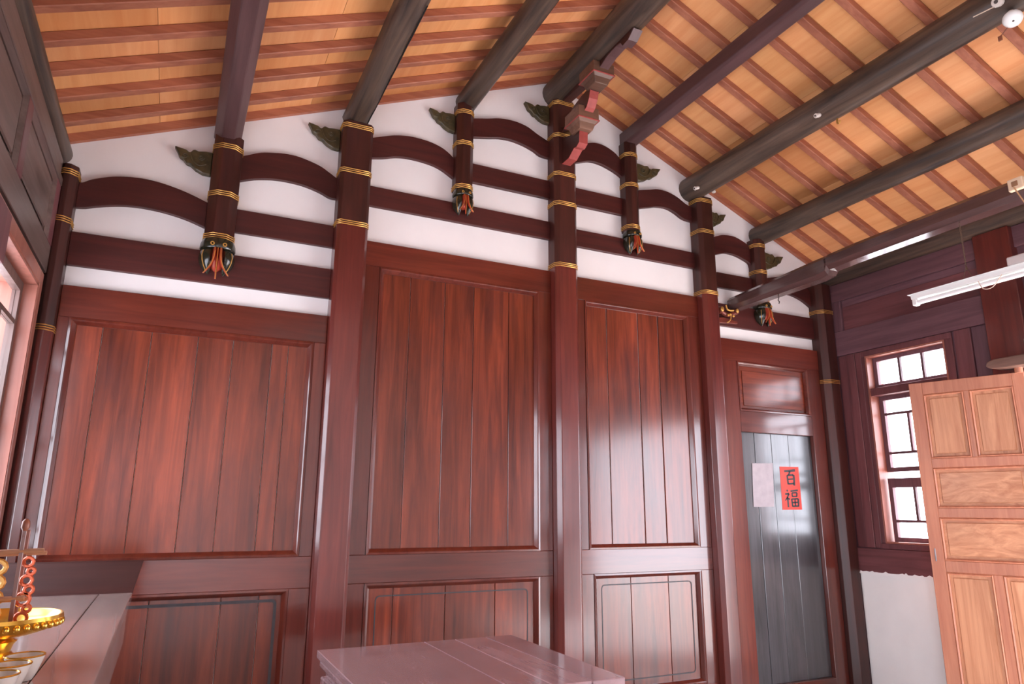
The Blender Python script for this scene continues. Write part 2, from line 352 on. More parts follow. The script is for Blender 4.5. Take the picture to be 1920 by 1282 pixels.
# ------------------------------------------------------------------ columns and hanging posts of the gable frame
def section(x0, x1, d, c, back=-0.001):
    return [(x0, back), (x0, -d+c), (x0+c, -d), (x1-c, -d), (x1, -d+c), (x1, back)]
def band(parent, x0, x1, d, c, z, n=3, r=0.0031, tilt=0.0):
    mb = MB(); g = 0.002
    for k in range(n):
        zz = z+(k-(n-1)/2)*0.0128
        pts = [(x, y, zz+tilt*(x-x0)) for x, y in section(x0-g, x1+g, d+g, c)]
        mb.tube(pts, r, 6)
    return obj('gold_band', mb, GOLD, parent, smooth=True)
GC = 'columns of the gable wall frame'
def column(label, x0, x1, ztop, d, c, bands, mat=None):
    t = thing('timber_column', label, 'column', ((x0+x1)/2, -d/2, 0), GC)
    zs_ = min(bands)
    obj('lower_shaft', MB().xy(section(x0, x1, d, c), 0.0, zs_), mat or COLM('Z'), t, bev=0.0035, seg=2)
    obj('upper_shaft', MB().xy(section(x0, x1, d, c), zs_, ztop), POST('Z'), t, bev=0.0035, seg=2)
    for z in bands: band(t, x0, x1, d, c, z)
    return t
CD = 0.13
column('maroon corner column beside the left window', XL+0.001, -0.652, 3.31, CD, 0.035, [WZ(118, 318, -.13), WZ(113, 408, -.13), WZ(80, 612, -.13)])
column('tall maroon column left of the widest double plank panel', 0.790, 0.995, 3.985, CD, 0.022, [WZ(672, 237, -.13), WZ(668, 321, -.13), WZ(662, 418, -.13)])
column('tall middle column rising to the ridge beam', 2.405, 2.600, 4.60, CD, 0.03, [WZ(1045, 190, -.13), WZ(1050, 252, -.13), WZ(1055, 325, -.13), WZ(1055, 380, -.13), WZ(1055, 495, -.13)])
column('tall column right of the middle one, beside the door', 3.795, 3.965, 4.06, CD, 0.03, [WZ(1307, 372, -.13), WZ(1312, 430, -.13), WZ(1325, 546, -.13)])
column('dark corner column between the door and the right window wall', 5.135, XR-0.001, 3.47, CD, 0.045, [WZ(1530, 581, -.13), WZ(1545, 713, -.13)], POST('Z'))

GPO = 'short hanging posts with carved bud ends'
def bud(t, x, y, z, w, pl=1.0):
    # collar, two big side petals, three thin curved fins in front; w = width, z = top of the collar
    s = w/0.20
    obj('bud_collar', MB().lathe([(0.075*s, z), (0.090*s, z-0.006*s), (0.099*s, z-0.030*s), (0.101*s, z-0.060*s), (0.096*s, z-0.068*s), (0.06*s, z-0.070*s)], x, y, 20), GREEN, t, smooth=True)
    obj('bud_core', MB().lathe([(0.060*s, z-0.06*s), (0.058*s, z-0.12*s), (0.040*s, z-0.17*s), (0.010*s, z-0.19*s)], x, y, 16), REDC, t, smooth=True)
    for ang in (-162, -18, 90):
        a = math.radians(ang); dx, dy = math.cos(a), math.sin(a)
        prof = [(-0.060, 0.050, 0.052), (-0.085, 0.064, 0.062), (-0.115, 0.068, 0.066), (-0.145, 0.062, 0.064), (-0.175, 0.046, 0.058), (-0.200, 0.024, 0.050), (-0.218, 0.003, 0.044)]
        vs = []; fs = []; n = 14
        for (dz, hw, out) in prof:
            for j in range(n):
                q = 2*math.pi*j/n; lw = hw*math.cos(q)*s; lo = (out+0.036*math.sin(q)*(hw/0.068))*s
                vs.append((x+dx*lo-dy*lw, min(y+dy*lo+dx*lw, -0.001), z+(-0.06+(dz+0.06)*pl)*s))
        for i in range(len(prof)-1):
            for j in range(n): fs.append((i*n+j, i*n+(j+1) % n, (i+1)*n+(j+1) % n, (i+1)*n+j))
        fs += [tuple(range(n)), tuple(range((len(prof)-1)*n, len(prof)*n))]
        if ang == 90: continue
        p = obj('bud_petal', MB().add(vs, fs), GREEN, t, smooth=True)
        for sg in (0.62,):
            line = []
            for dz, h_, o_ in prof[1:6]:
                q = math.radians(90+(48 if dx < 0 else -48)*sg*(-1)); lw = h_*math.cos(q)*1.02*s; lo = (o_+0.0375*math.sin(q)*(h_/0.068))*s
                line.append((x+dx*lo-dy*lw, y+dy*lo+dx*lw, z+(-0.06+(dz+0.06)*pl)*s))
            obj('gold_line', MB().tube(line, 0.0028*s, 6), GOLD, p, smooth=True)
    for k in (-1, 0, 1):
        path = [(0.016*k, -0.070, -0.066), (0.017*k, -0.090, -0.105), (0.022*k, -0.098, -0.15), (0.040*k, -0.100, -0.195), (0.068*k, -0.104, -0.240)] if k else [(0, -0.066, -0.066), (0, -0.082, -0.12), (0, -0.088, -0.18), (0, -0.090, -0.262)]
        path = smooth_line(path, 3); n = len(path); vs = []; fs = []
        for i, (a, b, c) in enumerate(path):
            tt = i/(n-1); hw = (0.010*(1-0.7*tt)+0.0012)*s; th = 0.022*(1-0.75*tt)*s
            for (ox, oy) in ((-hw, th), (hw, th), (hw*0.4, -th), (-hw*0.4, -th)): vs.append((x+a*s+ox, y+b*s+oy, z+c*s))
        for i in range(n-1):
            for j in range(4): fs.append((i*4+j, i*4+(j+1) % 4, (i+1)*4+(j+1) % 4, (i+1)*4+j))
        fs += [(0, 1, 2, 3), tuple(range(n*4-4, n*4))]
        p = obj('bud_fin', MB().add(vs, fs), REDC, t)
        obj('gold_edge', MB().tube([(x+a*s, y+b*s-(0.022*(1-0.75*i/(n-1)))*s, z+c*s) for i, (a, b, c) in enumerate(path)], 0.0024*s, 6), GOLD, p, smooth=True)
    for k in (-1, 1):
        pts = [(x+0.034*k*s+0.009*s*math.cos(q), y-0.098*s, z-0.048*s+0.009*s*math.sin(q)) for q in [2*math.pi*i/12 for i in range(12)]]
        obj('curl', MB().tube(pts, 0.0038*s, 6, closed=True), GOLD, t, smooth=True)
def post(label, x0, x1, zb, zt, d, c, bands, bw):
    xc = (x0+x1)/2
    t = thing('hanging_post', label, 'post', (xc, -d/2, zb-0.26*bw/0.2), GPO)
    obj('shaft', MB().xy(section(x0, x1, d, c), zb, zt), POST('Z'), t, bev=0.004, seg=2)
    for z in bands: band(t, x0, x1, d, c, z)
    bud(t, xc, -d*0.52, zb+0.005, bw, 1.0 if bw > 0.18 else 1.25)
post('largest hanging post with carved bud, in the leftmost bay', 0.022, 0.190, WZ(412, 449, -.12), 3.70, 0.125, 0.048, [WZ(428, 274, -.12), WZ(418, 362, -.12), WZ(412, 442, -.12)], 0.20)
post('hanging post with carved bud between the first tall column and the middle column', 1.612, 1.742, WZ(870, 353, -.12), 4.36, 0.115, 0.036, [WZ(876, 208, -.12), WZ(874, 266, -.12), WZ(870, 347, -.12)], 0.152)
post('hanging post with carved bud just right of the middle column', 3.082, 3.208, WZ(1187, 430, -.12), 4.41, 0.115, 0.036, [WZ(1185, 288, -.12), WZ(1185, 344, -.12), WZ(1186, 422, -.12)], 0.155)
post('hanging post with carved bud half hidden behind the tie beam over the door', 4.432, 4.562, WZ(1436, 567, -.12), 3.79, 0.115, 0.036, [WZ(1426, 459, -.12), WZ(1428, 508, -.12), WZ(1436, 561, -.12)], 0.162)

# ------------------------------------------------------------------ straight and arched beams
GB = 'straight tie beams of the gable frame'; GA = 'arched beams of the gable frame'
def sbeam(label, x0, x1, ztop, zbot, d=0.035):
    tag(obj('tie_beam', MB().box(x0, x1, -d, -0.001, zbot, ztop), BEAM('X'), bev=0.003), label, 'beam', GB)
def mean(*a): return sum(a)/len(a)
sbeam('long dark beam behind the largest carved bud in the leftmost bay', -0.652, 0.790, mean(WZ(129, 434), WZ(625.6, 504.7)), mean(WZ(114, 496), WZ(619, 557.7)))
sbeam('short beam under the arch left of the first tall column', 0.190, 0.790, mean(WZ(448, 393.5), WZ(629, 423.5)), mean(WZ(443, 436), WZ(627, 463.7)))
sbeam('long beam behind the bud between the first tall and the middle column', 0.995, 2.405, mean(WZ(696.3, 347.6), WZ(1028, 416.4)), mean(WZ(694.8, 384), WZ(1027.7, 449.4)))
sbeam('short beam under the arch left of the middle column', 1.742, 2.405, mean(WZ(895.2, 309.5), WZ(1025.4, 337.6)), mean(WZ(894.3, 343.2), WZ(1025.4, 371.8)))
sbeam('short beam under the arch right of the middle column', 2.600, 3.082, mean(WZ(1076, 351.6), WZ(1166, 371.7)), mean(WZ(1120, 393.2), WZ(1166.8, 403.5)))
sbeam('long beam behind the bud right of the middle column', 2.600, 3.795, mean(WZ(1120, 437.2), WZ(1205, 455)), mean(WZ(1078.8, 461), WZ(1298, 502.8)))
sbeam('short beam under the arch above the door', 3.965, 4.432, mean(WZ(1340, 508), WZ(1413.3, 524)), mean(WZ(1343, 537.6), WZ(1393.6, 546.4)))
sbeam('long beam over the door carrying the gilt bracket', 3.965, 5.135, mean(WZ(1395.5, 574.5), WZ(1520, 597.9)), mean(WZ(1348.6, 607), WZ(1526.5, 638.2)))
def arch(label, top, bot, x0, x1):
    T = [W(u, v) for u, v in top]; B = [W(u, v) for u, v in bot]
    T[0] = (x0, T[0][1]); B[0] = (x0, B[0][1]); T[-1] = (x1, T[-1][1]); B[-1] = (x1, B[-1][1])
    poly = smooth_line(T)+smooth_line(B)[::-1]
    tag(obj('arched_beam', MB().xz(poly, -0.034, -0.001), BEAM('X'), bev=0.002), label, 'beam', GA)
arch('widest arched beam beside the left corner column', [(144, 341), (156, 342), (173, 336.6), (204, 332), (231.6, 331.4), (266, 334.5), (300, 342.4), (334.5, 354.4), (362, 366.4), (388, 380)],
     [(134, 387), (159.5, 388.7), (180, 386.3), (214.4, 384.6), (248.7, 386), (283, 391.5), (317.4, 400), (351.7, 411.7), (384, 426.5)], -0.652, 0.022)
arch('arched beam between the largest hanging post and the first tall column', [(455.4, 293.3), (468.5, 290.5), (487, 287), (506, 286.7), (534, 288.6), (562, 295), (597, 310), (616, 323), (631, 334.5), (640, 336)],
     [(450.7, 339), (468.5, 335.8), (487, 334.5), (515, 335.4), (543, 340), (571.5, 347.6), (599.6, 359.5), (618, 370), (635, 373.5)], 0.190, 0.790)
arch('arched beam springing right from the first tall column', [(701.4, 260.5), (719, 255.8), (738, 254), (756.6, 254.5), (775, 257), (803.4, 265), (826, 275.5), (841, 286.7), (853, 298)],
     [(699.5, 297), (719, 295.7), (739.8, 293.7), (758.5, 294.6), (784.7, 299.9), (812.8, 309.2), (831.5, 319.5), (850, 334)], 0.995, 1.612)
arch('greyish arched beam springing left of the middle column', [(896, 225.2), (915, 222.4), (933.6, 222), (952.4, 224.3), (971, 229.5), (989.8, 238.3), (1008.5, 252.4), (1029, 266)],
     [(895, 259.9), (915, 258), (937.4, 258.4), (959.9, 262.7), (982.3, 271.5), (1001, 282), (1014, 291.7), (1027, 296)], 1.742, 2.405)
arch('arched beam springing right of the middle column behind the ridge bracket', [(1078, 276), (1090, 270.5), (1109.7, 267.7), (1124.6, 270), (1139.6, 277), (1154, 288), (1168, 302)],
     [(1075, 308), (1089, 303.9), (1105.9, 302), (1124.6, 306.7), (1143.4, 316), (1160, 327), (1168, 333)], 2.600, 3.082)
arch('arched beam between the small hanging post and the column beside the door', [(1202.4, 359.5), (1217.4, 355.8), (1232.4, 354.8), (1251, 359.5), (1269.8, 369.8), (1284.8, 382), (1291, 387)],
     [(1204, 393.8), (1217.4, 388.5), (1232.4, 387.2), (1251, 390.4), (1266, 398.8), (1281, 410), (1290.5, 414)], 3.208, 3.795)
arch('arched beam springing right from the column beside the door', [(1332.8, 448), (1345, 442.5), (1356, 440.6), (1375, 443.4), (1389.9, 451), (1401, 459.3), (1412, 468)],
     [(1336.5, 480.9), (1348.7, 475.8), (1361.8, 474), (1378.7, 478), (1393.6, 485.5), (1404.9, 493), (1415, 502)], 3.965, 4.432)
arch('arched beam ending at the dark right corner column', [(1444, 525), (1456, 519), (1470, 518), (1485, 521), (1497, 527), (1507, 534.5), (1521, 547)],
     [(1447, 556.5), (1459, 552), (1472.3, 550.7), (1487, 553.9), (1502, 561.4), (1513.5, 569.8), (1522, 576.5)], 4.562, 5.135)

# ------------------------------------------------------------------ carved cloud corbels beside the posts
def spiral(cx, cz, r, y, turns, sgn, a0=0.0):
    n = 22; pts = []
    for i in range(n):
        t = i/(n-1); q = a0+sgn*turns*2*math.pi*t; rr = r*(1-0.8*t); pts.append((cx+rr*math.cos(q), y, cz+rr*math.sin(q)))
    return pts
CORB = [(0.0, 0.0), (0.30, 0.135), (0.40, 0.24), (0.50, 0.13), (0.62, 0.20), (0.80, 0.21), (1.0, 0.26), (1.0, 1.0), (0.78, 0.93), (0.60, 0.80), (0.45, 0.63), (0.36, 0.60), (0.26, 0.44), (0.16, 0.36), (0.10, 0.2)]
GK = 'carved cloud corbels on the white gable'
def corbel(label, tip, rt, rb, xroot):
    w = xroot-WX(*tip); k_ = (rt[1]-tip[1])/(rb[1]-tip[1])
    def P(a, b):
        X_, Z_ = W(tip[0]+a*(rb[0]-tip[0]), tip[1]+a*(rt[1]-tip[1])+(b-0.26*a)/0.74*(rb[1]-rt[1]))
        return (WX(*tip)+a*w, Z_)
    t = tag(obj('carved_corbel', MB().xz([P(a, b) for a, b in CORB], -0.045, -0.001), OLIVE, bev=0.006), label, 'carving', GK)
    r = abs(w)*0.085
    for (a, b, s) in ((0.29, 0.36, 1), (0.70, 0.42, -1)):
        c = P(a, b); obj('scroll', MB().tube(spiral(c[0], c[1], r, -0.047, 1.4, s), [r*0.2]*22, 6), OLIVE, t, smooth=True)
    c1, c2, c3 = P(0.43, 0.25), P(0.50, 0.5), P(0.66, 0.68)
    obj('scroll', MB().tube([(p[0], -0.047, p[1]) for p in smooth_line([c1, c2, c3, P(0.85, 0.66)], 4)], r*0.22, 6), OLIVE, t, smooth=True)
corbel('carved cloud corbel left of the largest hanging post', (327.5, 274), (397, 287), (395, 330), 0.022)
corbel('carved cloud corbel left of the first tall column', (578, 229.5), (645, 246), (643, 284), 0.790)
corbel('carved cloud corbel left of the hanging post near the ridge', (804.7, 202), (852, 216), (852, 249), 1.612)
corbel('rough dark carved corbel left of the middle column', (983, 190.5), (1028, 201), (1028, 233), 2.405)
corbel('carved cloud corbel right of the small hanging post', (1237.5, 318), (1201, 309), (1201, 341), 3.208)
corbel('carved cloud corbel right of the column beside the door', (1360, 403), (1328, 396), (1328, 425), 3.965)
corbel('carved cloud corbel nearest the right corner of the gable', (1467.5, 482), (1441, 475), (1441, 506), 4.562)

# ------------------------------------------------------------------ plank panel bays
def plank_set(par, xs, z0, z1, mat, y0=-0.0135, y1=-0.001, name='plank', gap=0.002):
    for i in range(len(xs)-1):
        dy = random.uniform(-0.002, 0.002)
        obj(name, MB().box(xs[i]+gap, xs[i+1]-gap, y0+dy, y1, z0, z1), mat, par, bev=0.0022)
PROF = [(0.0, -0.036), (0.0, -0.047), (0.012, -0.049), (0.018, -0.044), (0.034, -0.022), (0.034, -0.014), (0.0, -0.014)]
FY = -0.042
def bay(label, X0, X1, ztop, up, lo, seams_u, seams_l, line=None, gap=0.002):
    # up / lo = (x0, x1, z0, z1) outer edge of the moulding
    t = thing('wall_panel', label, 'wall panel', ((X0+X1)/2, -0.02, 0), 'plank wall panels of the gable wall')
    e = 0.001
    B = lambda n, a, b, c, d, ax: obj(n, MB().box(a, b, FY, -0.001, c, d), FRAME(ax), t, bev=0.0025)
    B('top_rail', X0+e, X1-e, up[3], ztop, 'X')
    B('middle_rail', X0+e, X1-e, lo[3], up[2], 'X')
    B('bottom_rail', X0+e, X1-e, 0.0, lo[2], 'X')
    B('stile', X0+e, up[0], up[2], up[3], 'Z'); B('stile', up[1], X1-e, up[2], up[3], 'Z')
    B('stile', X0+e, lo[0], lo[2], lo[3], 'Z'); B('stile', lo[1], X1-e, lo[2], lo[3], 'Z')
    obj('moulding', MB().ring(*up, PROF), FRAME('Z'), t); obj('moulding', MB().ring(*lo, PROF), FRAME('Z'), t)
    plank_set(t, [up[0]+0.005]+seams_u+[up[1]-0.005], up[2], up[3], PANEL('Z'), gap=gap)
    plank_set(t, [lo[0]+0.005]+seams_l+[lo[1]-0.005], lo[2], lo[3], PANEL('Z'))
    if line:
        i, w, r = line; x0, x1, z0, z1 = lo[0]+i, lo[1]-i, lo[2]+i, lo[3]-i
        def rr(g):
            o = []
            for cx, cz, a0 in ((x1-r, z1-r, 0), (x0+r, z1-r, 90), (x0+r, z0+r, 180), (x1-r, z0+r, 270)):
                for k in range(6): q = math.radians(a0+18*k); o.append((cx+(r-g)*math.cos(q), cz+(r-g)*math.sin(q)))
            return o
        A, Bq = rr(0), rr(w); n = len(A)
        vs = [(x, -0.0162, z) for x, z in A]+[(x, -0.0162, z) for x, z in Bq]
        fs = [(k, (k+1) % n, n+(k+1) % n, n+k) for k in range(n)]
        g = obj('painted_border', MB().add(vs, fs), GREYLINE, t); g['label'] = 'grey painted border line'
LZ0 = 0.22
zl = mean(WZ(537.5, 1104), WZ(1010.6, 1077), WZ(1315, 1066.7)); zu = mean(WZ(562.7, 1044.3), WZ(684.5, 1038.7), WZ(1012, 1032))
bay('widest plank wall panel at far left behind the altar table', -0.652, 0.790, mean(WZ(108.6, 533.6), WZ(615.8, 592.6)),
    (WX(131, 597), WX(574, 840), zu, mean(WZ(131, 597), WZ(586.8, 640.4))), (WX(25, 1120)-0.02, WX(540, 1104), LZ0, zl-0.012),
    [WX(130, 1045), WX(232, 1037), WX(327, 1037), WX(399, 1034), WX(478, 1034), WX(510.6, 1034)], [WX(140, 1120), WX(280, 1118), WX(416, 1110), WX(487, 1108)], (0.055, 0.016, 0.03))
bay('plank wall panel between the first tall column and the middle column', 0.995, 2.405, mean(WZ(691.7, 450.9), WZ(1028.2, 509.7)),
    (WX(712.3, 501), WX(1010, 780), zu, mean(WZ(712.3, 501), WZ(1009, 547))), (WX(682.6, 1088), WX(1010.6, 1077), LZ0, zl),
    [WX(751.7, 1028), WX(823, 1028), WX(882, 1028), WX(953, 1025)], [WX(738.8, 1098), WX(836.7, 1092), WX(930, 1090)], (0.075, 0.008, 0.03))
bay('plank wall panel with open dark gaps right of the middle column', 2.600, 3.795, mean(WZ(1081, 519.6), WZ(1300.3, 555.8)),
    (WX(1094, 562), WX(1299, 800), zu, mean(WZ(1094, 562), WZ(1286.8, 593.3))), (WX(1111.7, 1078), WX(1313, 1066.7), LZ0, zl),
    [WX(1151, 1022), WX(1213.7, 1020), WX(1254, 1019)], [WX(1184.7, 1080), WX(1255, 1075)], (0.075, 0.008, 0.03), gap=0.004)

# door bay
DX0, DX1 = 3.965, 5.135
zt = mean(WZ(1350.5, 630.7), WZ(1528.4, 661.3))
tx0, tx1 = WX(1376, 680), WX(1519, 740); tz1 = mean(WZ(1375, 674.5), WZ(1518, 696)); tz0 = mean(WZ(1381, 768), WZ(1522, 783))
ox0, ox1 = WX(1388, 820), WX(1522, 820); oz1 = mean(WZ(1386, 809), WZ(1521.8, 818)); oz0 = WZ(1556, 1270)
door = thing('door_1', 'grey-black plank door in a red frame', 'door', ((DX0+DX1)/2, -0.02, 0)); door['kind'] = 'structure'
DF = -0.050
B = lambda n, a, b, c, d, ax: obj(n, MB().box(a, b, DF, -0.001, c, d), FRAME(ax), door, bev=0.003)
B('top_rail', DX0+.001, DX1-.001, tz1, zt, 'X'); B('middle_rail', ox0, ox1, oz1, tz0, 'X'); B('door_sill', ox0, ox1, 0.0, oz0, 'X')
B('stile', DX0+.001, ox0, 0.0, tz1, 'Z'); B('stile', ox1, DX1-.001, 0.0, tz1, 'Z')
PR2 = [(0.0, -0.044), (0.0, -0.053), (0.012, -0.054), (0.022, -0.046), (0.030, -0.022), (0.030, -0.014), (0.0, -0.014)]
obj('moulding', MB().ring(ox0, ox1, tz0, tz1, PR2), FRAME('X'), door)
tb = obj('transom_board', MB().box(ox0+.02, ox1-.02, -0.014, -0.001, tz0+.02, tz1-.02), PANEL('X'), door, bev=0.002)
obj('transom_field', MB().box(ox0+0.075, ox1-0.075, -0.021, -0.013, tz0+0.05, tz1-0.07), PANEL('X'), tb, bev=0.003)
sx = [ox0, WX(1427, 960), WX(1459, 960), WX(1484, 870), ox1]
plank_set(door, sx, oz0, oz1, GREYD, -0.0125, -0.001)
# papers pasted on the door
def quad_sheet(name, px, mat, y, thick, label, cat):
    pts = [W(u, v, y) for u, v in px]; return tag(obj(name, MB().xz(pts, y-thick, y), mat), label, cat)
PY = -0.0150
paper_px = [(1461.6, 874.6), (1496.7, 875.4), (1504, 955.2), (1467.6, 955.6)]
REDP = plain('red_paper', (226, 62, 44), rough=0.55, noise=0.06, scale=12)
INK = plain('black_ink', (28, 24, 30), rough=0.5, noise=0.2, scale=30)
paper = quad_sheet('paper_sign', paper_px, REDP, PY, 0.0006, 'red paper with two black brush characters pasted on the door', 'paper')
PALEP = plain('pale_pink_paper', (172, 160, 164), rough=0.6, noise=0.1, scale=14)  # even pale grey-pink colour for the sheet
quad_sheet('pale_paper', [(1410, 868.5), (1449, 868.5), (1451.5, 950), (1413, 950)], PALEP, PY, 0.0006, 'pale paper sheet pasted left of the red one', 'paper')
c4 = [W(u, v, PY) for u, v in paper_px]
def pp(a, b):
    x = (c4[0][0]*(1-a)+c4[1][0]*a)*(1-b)+(c4[3][0]*(1-a)+c4[2][0]*a)*b
    z = (c4[0][1]*(1-a)+c4[1][1]*a)*(1-b)+(c4[3][1]*(1-a)+c4[2][1]*a)*b
    return (x, z)
def stroke(mb, pts, w0, w1):
    n = len(pts); L_ = []; R_ = []
    for i, (a, b) in enumerate(pts):
        p = pts[max(i-1, 0)]; q = pts[min(i+1, n-1)]; dx, dz = q[0]-p[0], (q[1]-p[1])*2.0; l = math.hypot(dx, dz) or 1
        w = w0+(w1-w0)*i/(n-1); L_.append(pp(a-dz/l*w, b+dx/l*w/2.0)); R_.append(pp(a+dz/l*w, b-dx/l*w/2.0))
    mb.xz(L_+R_[::-1], PY-0.0012, PY-0.0007)
ch = MB()
for pts, w0, w1 in [([(0.22, .105), (.5, .095), (.80, .078)], .05, .06), ([(.52, .10), (.49, .15), (.42, .195)], .05, .03), ([(.36, .20), (.37, .30), (.385, .415)], .045, .045),
                    ([(.36, .205), (.55, .195), (.70, .19)], .04, .05), ([(.70, .19), (.71, .3), (.70, .44)], .055, .05), ([(.39, .295), (.66, .285)], .035, .035), ([(.39, .40), (.69, .39)], .04, .045)]:
    stroke(ch, pts, w0, w1)
obj('lettering', ch, INK, paper)
ch = MB()
for pts, w0, w1 in [([(.27, .545), (.34, .575)], .05, .035), ([(.18, .64), (.38, .625)], .04, .045), ([(.38, .625), (.28, .72), (.16, .79)], .045, .025), ([(.29, .71), (.30, .82), (.30, .94)], .045, .04), ([(.33, .73), (.40, .765)], .04, .035),
                    ([(.47, .57), (.66, .56), (.86, .55)], .04, .045), ([(.54, .61), (.55, .70)], .035, .035), ([(.54, .61), (.80, .605)], .035, .035), ([(.80, .605), (.78, .70)], .04, .035), ([(.55, .695), (.78, .69)], .035, .035),
                    ([(.50, .75), (.52, .93)], .04, .04), ([(.50, .755), (.84, .745)], .035, .04), ([(.84, .745), (.83, .93)], .045, .04), ([(.67, .755), (.67, .92)], .035, .035), ([(.52, .835), (.83, .83)], .033, .033), ([(.52, .92), (.83, .915)], .038, .038)]:
    stroke(ch, pts, w0, w1)
obj('lettering', ch, INK, paper)

# ------------------------------------------------------------------ ridge bracket
RX0, RX1 = 2.462, 2.532
rb = thing('ridge_bracket', 'carved red-edged bracket arms stepping out under the ridge beam', 'bracket', ((RX0+RX1)/2, -0.3, 3.97))
S4 = 881/220.0
def rp(x, y): return SX(980+x/S4, 20+y/S4, RX0)
def yz_arm(name, pts, x0=RX0, x1=RX1, edge=True):
    p = [rp(x, y) for x, y in pts]
    a = obj(name, MB().yz(p, x0, x1), POST('Y'), rb, bev=0.002); return a
low = [(268, 1150), (285, 1160), (330, 1120), (345, 1108), (362, 1075), (385, 1032), (404, 1022), (424, 985), (426, 890), (372, 930), (262, 985)]
def clampY(p): return [(min(y, -0.131), z) for y, z in p]
BLK = wood('bearing_block_wood', (92, 64, 50), (128, 92, 74), 'X', rough=0.4)
def arm2(name, pts, rim, em=None):
    p = clampY([rp(x, y) for x, y in pts])
    a = obj(name, MB().yz(p, RX0, RX1), POST('Y'), rb, bev=0.002)
    q = clampY([rp(x, y) for x, y in rim]); n = len(q)
    vs = []; fs = []; off = 0.003
    # painted rim strip along the outer edge of the arm
    for (y, z) in q: vs += [(RX0-0.001, y-off, z-off), (RX1+0.001, y-off, z-off), (RX1+0.001, y+0.002, z+0.002), (RX0-0.001, y+0.002, z+0.002)]
    for i in range(n-1):
        for j in range(4): fs.append((i*4+j, i*4+(j+1) % 4, (i+1)*4+(j+1) % 4, (i+1)*4+j))
    fs += [(0, 1, 2, 3), tuple(range(4*n-4, 4*n))]
    obj('red_edge' if em is None else 'carved_edge', MB().add(vs, fs), em or PINKR, a); return a
arm2('lower_arm', low, [(285, 1160), (330, 1120), (345, 1108), (362, 1075), (385, 1032), (404, 1022), (424, 985), (426, 890)])
arm2('upper_arm', [(262, 900), (300, 905), (345, 790), (380, 720), (440, 640), (505, 570), (510, 590), (500, 650), (480, 720), (446, 782), (400, 830), (340, 900), (290, 920)],
     [(400, 830), (446, 782), (480, 720), (500, 650), (508, 590)])
arm2('wing_arm', [(300, 680), (420, 570), (480, 500), (540, 465), (585, 405), (640, 330), (700, 262), (735, 240), (748, 262), (790, 215), (832, 125), (800, 112), (745, 165), (560, 340), (400, 480), (300, 600)],
     [(545, 470), (588, 410), (640, 335), (700, 268), (735, 243), (750, 262), (792, 215), (834, 128)], PURP('Y'))
def block(y0, y1, z0, z1, w):
    xc = (RX0+RX1)/2; mb = MB(); ym = (y0+y1)/2; h = z1-z0
    lv = [(z0, 0.62), (z0+0.28*h, 0.78), (z0+0.42*h, 1.0), (z1, 1.0)]; vs = []; fs = []
    for z, s in lv:
        for sx_, sy_ in ((-1, -1), (1, -1), (1, 1), (-1, 1)): vs.append((xc+sx_*w/2*s, ym+sy_*(y1-y0)/2*s, z))
    for i in range(len(lv)-1):
        for j in range(4): fs.append((i*4+j, i*4+(j+1) % 4, (i+1)*4+(j+1) % 4, (i+1)*4+j))
    fs += [(0, 1, 2, 3), tuple(range(4*len(lv)-4, 4*len(lv)))]
    b = obj('bearing_block', MB().add(vs, fs), BLK, rb, bev=0.003)
    zt_ = z0+0.42*h
    obj('gold_rim', MB().tube([(xc+a*(w/2+.001), ym+c*((y1-y0)/2+.001), zt_) for a, c in ((-1, -1), (1, -1), (1, 1), (-1, 1))], 0.006, 6, closed=True), PINKR, b)
block(-0.475, -0.270, 4.185, 4.350, 0.175)
block(-0.690, -0.490, 4.435, 4.585, 0.175)

# ------------------------------------------------------------------ tie beam over the door, gilt bracket under its end
TX0, TX1 = 4.125, 4.265
def tie_section(zb, zt_, w0=0.0):
    c = 0.03
    return [(TX0+w0, zb+c), (TX0+c+w0, zb), (TX1-c, zb), (TX1, zb+c), (TX1, zt_-c), (TX1-c, zt_), (TX0+c+w0, zt_), (TX0+w0, zt_-c)]
secs = [(-0.036, 3.105, 3.215, 0.0), (-0.95, 3.105, 3.262, 0.0), (-1.04, 3.118, 3.264, 0.0), (-1.06, 3.150, 3.266, -0.006), (-1.3, 3.158, 3.275, -0.008), (-3.0, 3.165, 3.29, -0.008), (-5.0, 3.158, 3.28, -0.008), (YF, 3.12, 3.25, 0)]
vs = []; fs = []
for y, zb, zt_, w0 in secs: vs += [(x, y, z) for x, z in tie_section(zb, zt_, w0)]
for i in range(len(secs)-1):
    for j in range(8): fs.append((i*8+j, i*8+(j+1) % 8, (i+1)*8+(j+1) % 8, (i+1)*8+j))
fs += [tuple(range(8)), tuple(range(8*len(secs)-8, 8*len(secs)))]
tie = tag(obj('tie_beam', MB().add(vs, fs), wood('tie_beam_lacquer', (66, 46, 44), (90, 66, 64), 'Y', rough=0.2, rvar=0.04, blotch=0.15, vary=0.05, coat=0.6)), 'long low tie beam from which the tube lamp hangs', 'beam')
hy, hz = SX(1455, 506, 4.18)
tag(obj('wire_hook', MB().tube(smooth_line([(4.18, hy, 3.112), (4.18, hy-.004, 3.085), (4.182, hy+.006, 3.065), (4.18, hy-.006, 3.05), (4.18, hy, 3.035)], 4), 0.004, 6), plain('dark_screw', (70, 60, 54), rough=0.5), smooth=True), 'bent wire hook under the tie beam', 'hook')
gb = thing('gilt_bracket', 'small gilt scroll bracket under the wall end of the tie beam', 'carving', (4.2, -0.07, 2.98))
S5 = 1795/140.0
def g5(x, y, Y): X, Z = W(1330+x/S5, 540+y/S5, Y); return X, Z
MAROON = plain('maroon_gilt', (120, 56, 44), rough=0.35, noise=0.3, scale=25, metal=0.2)
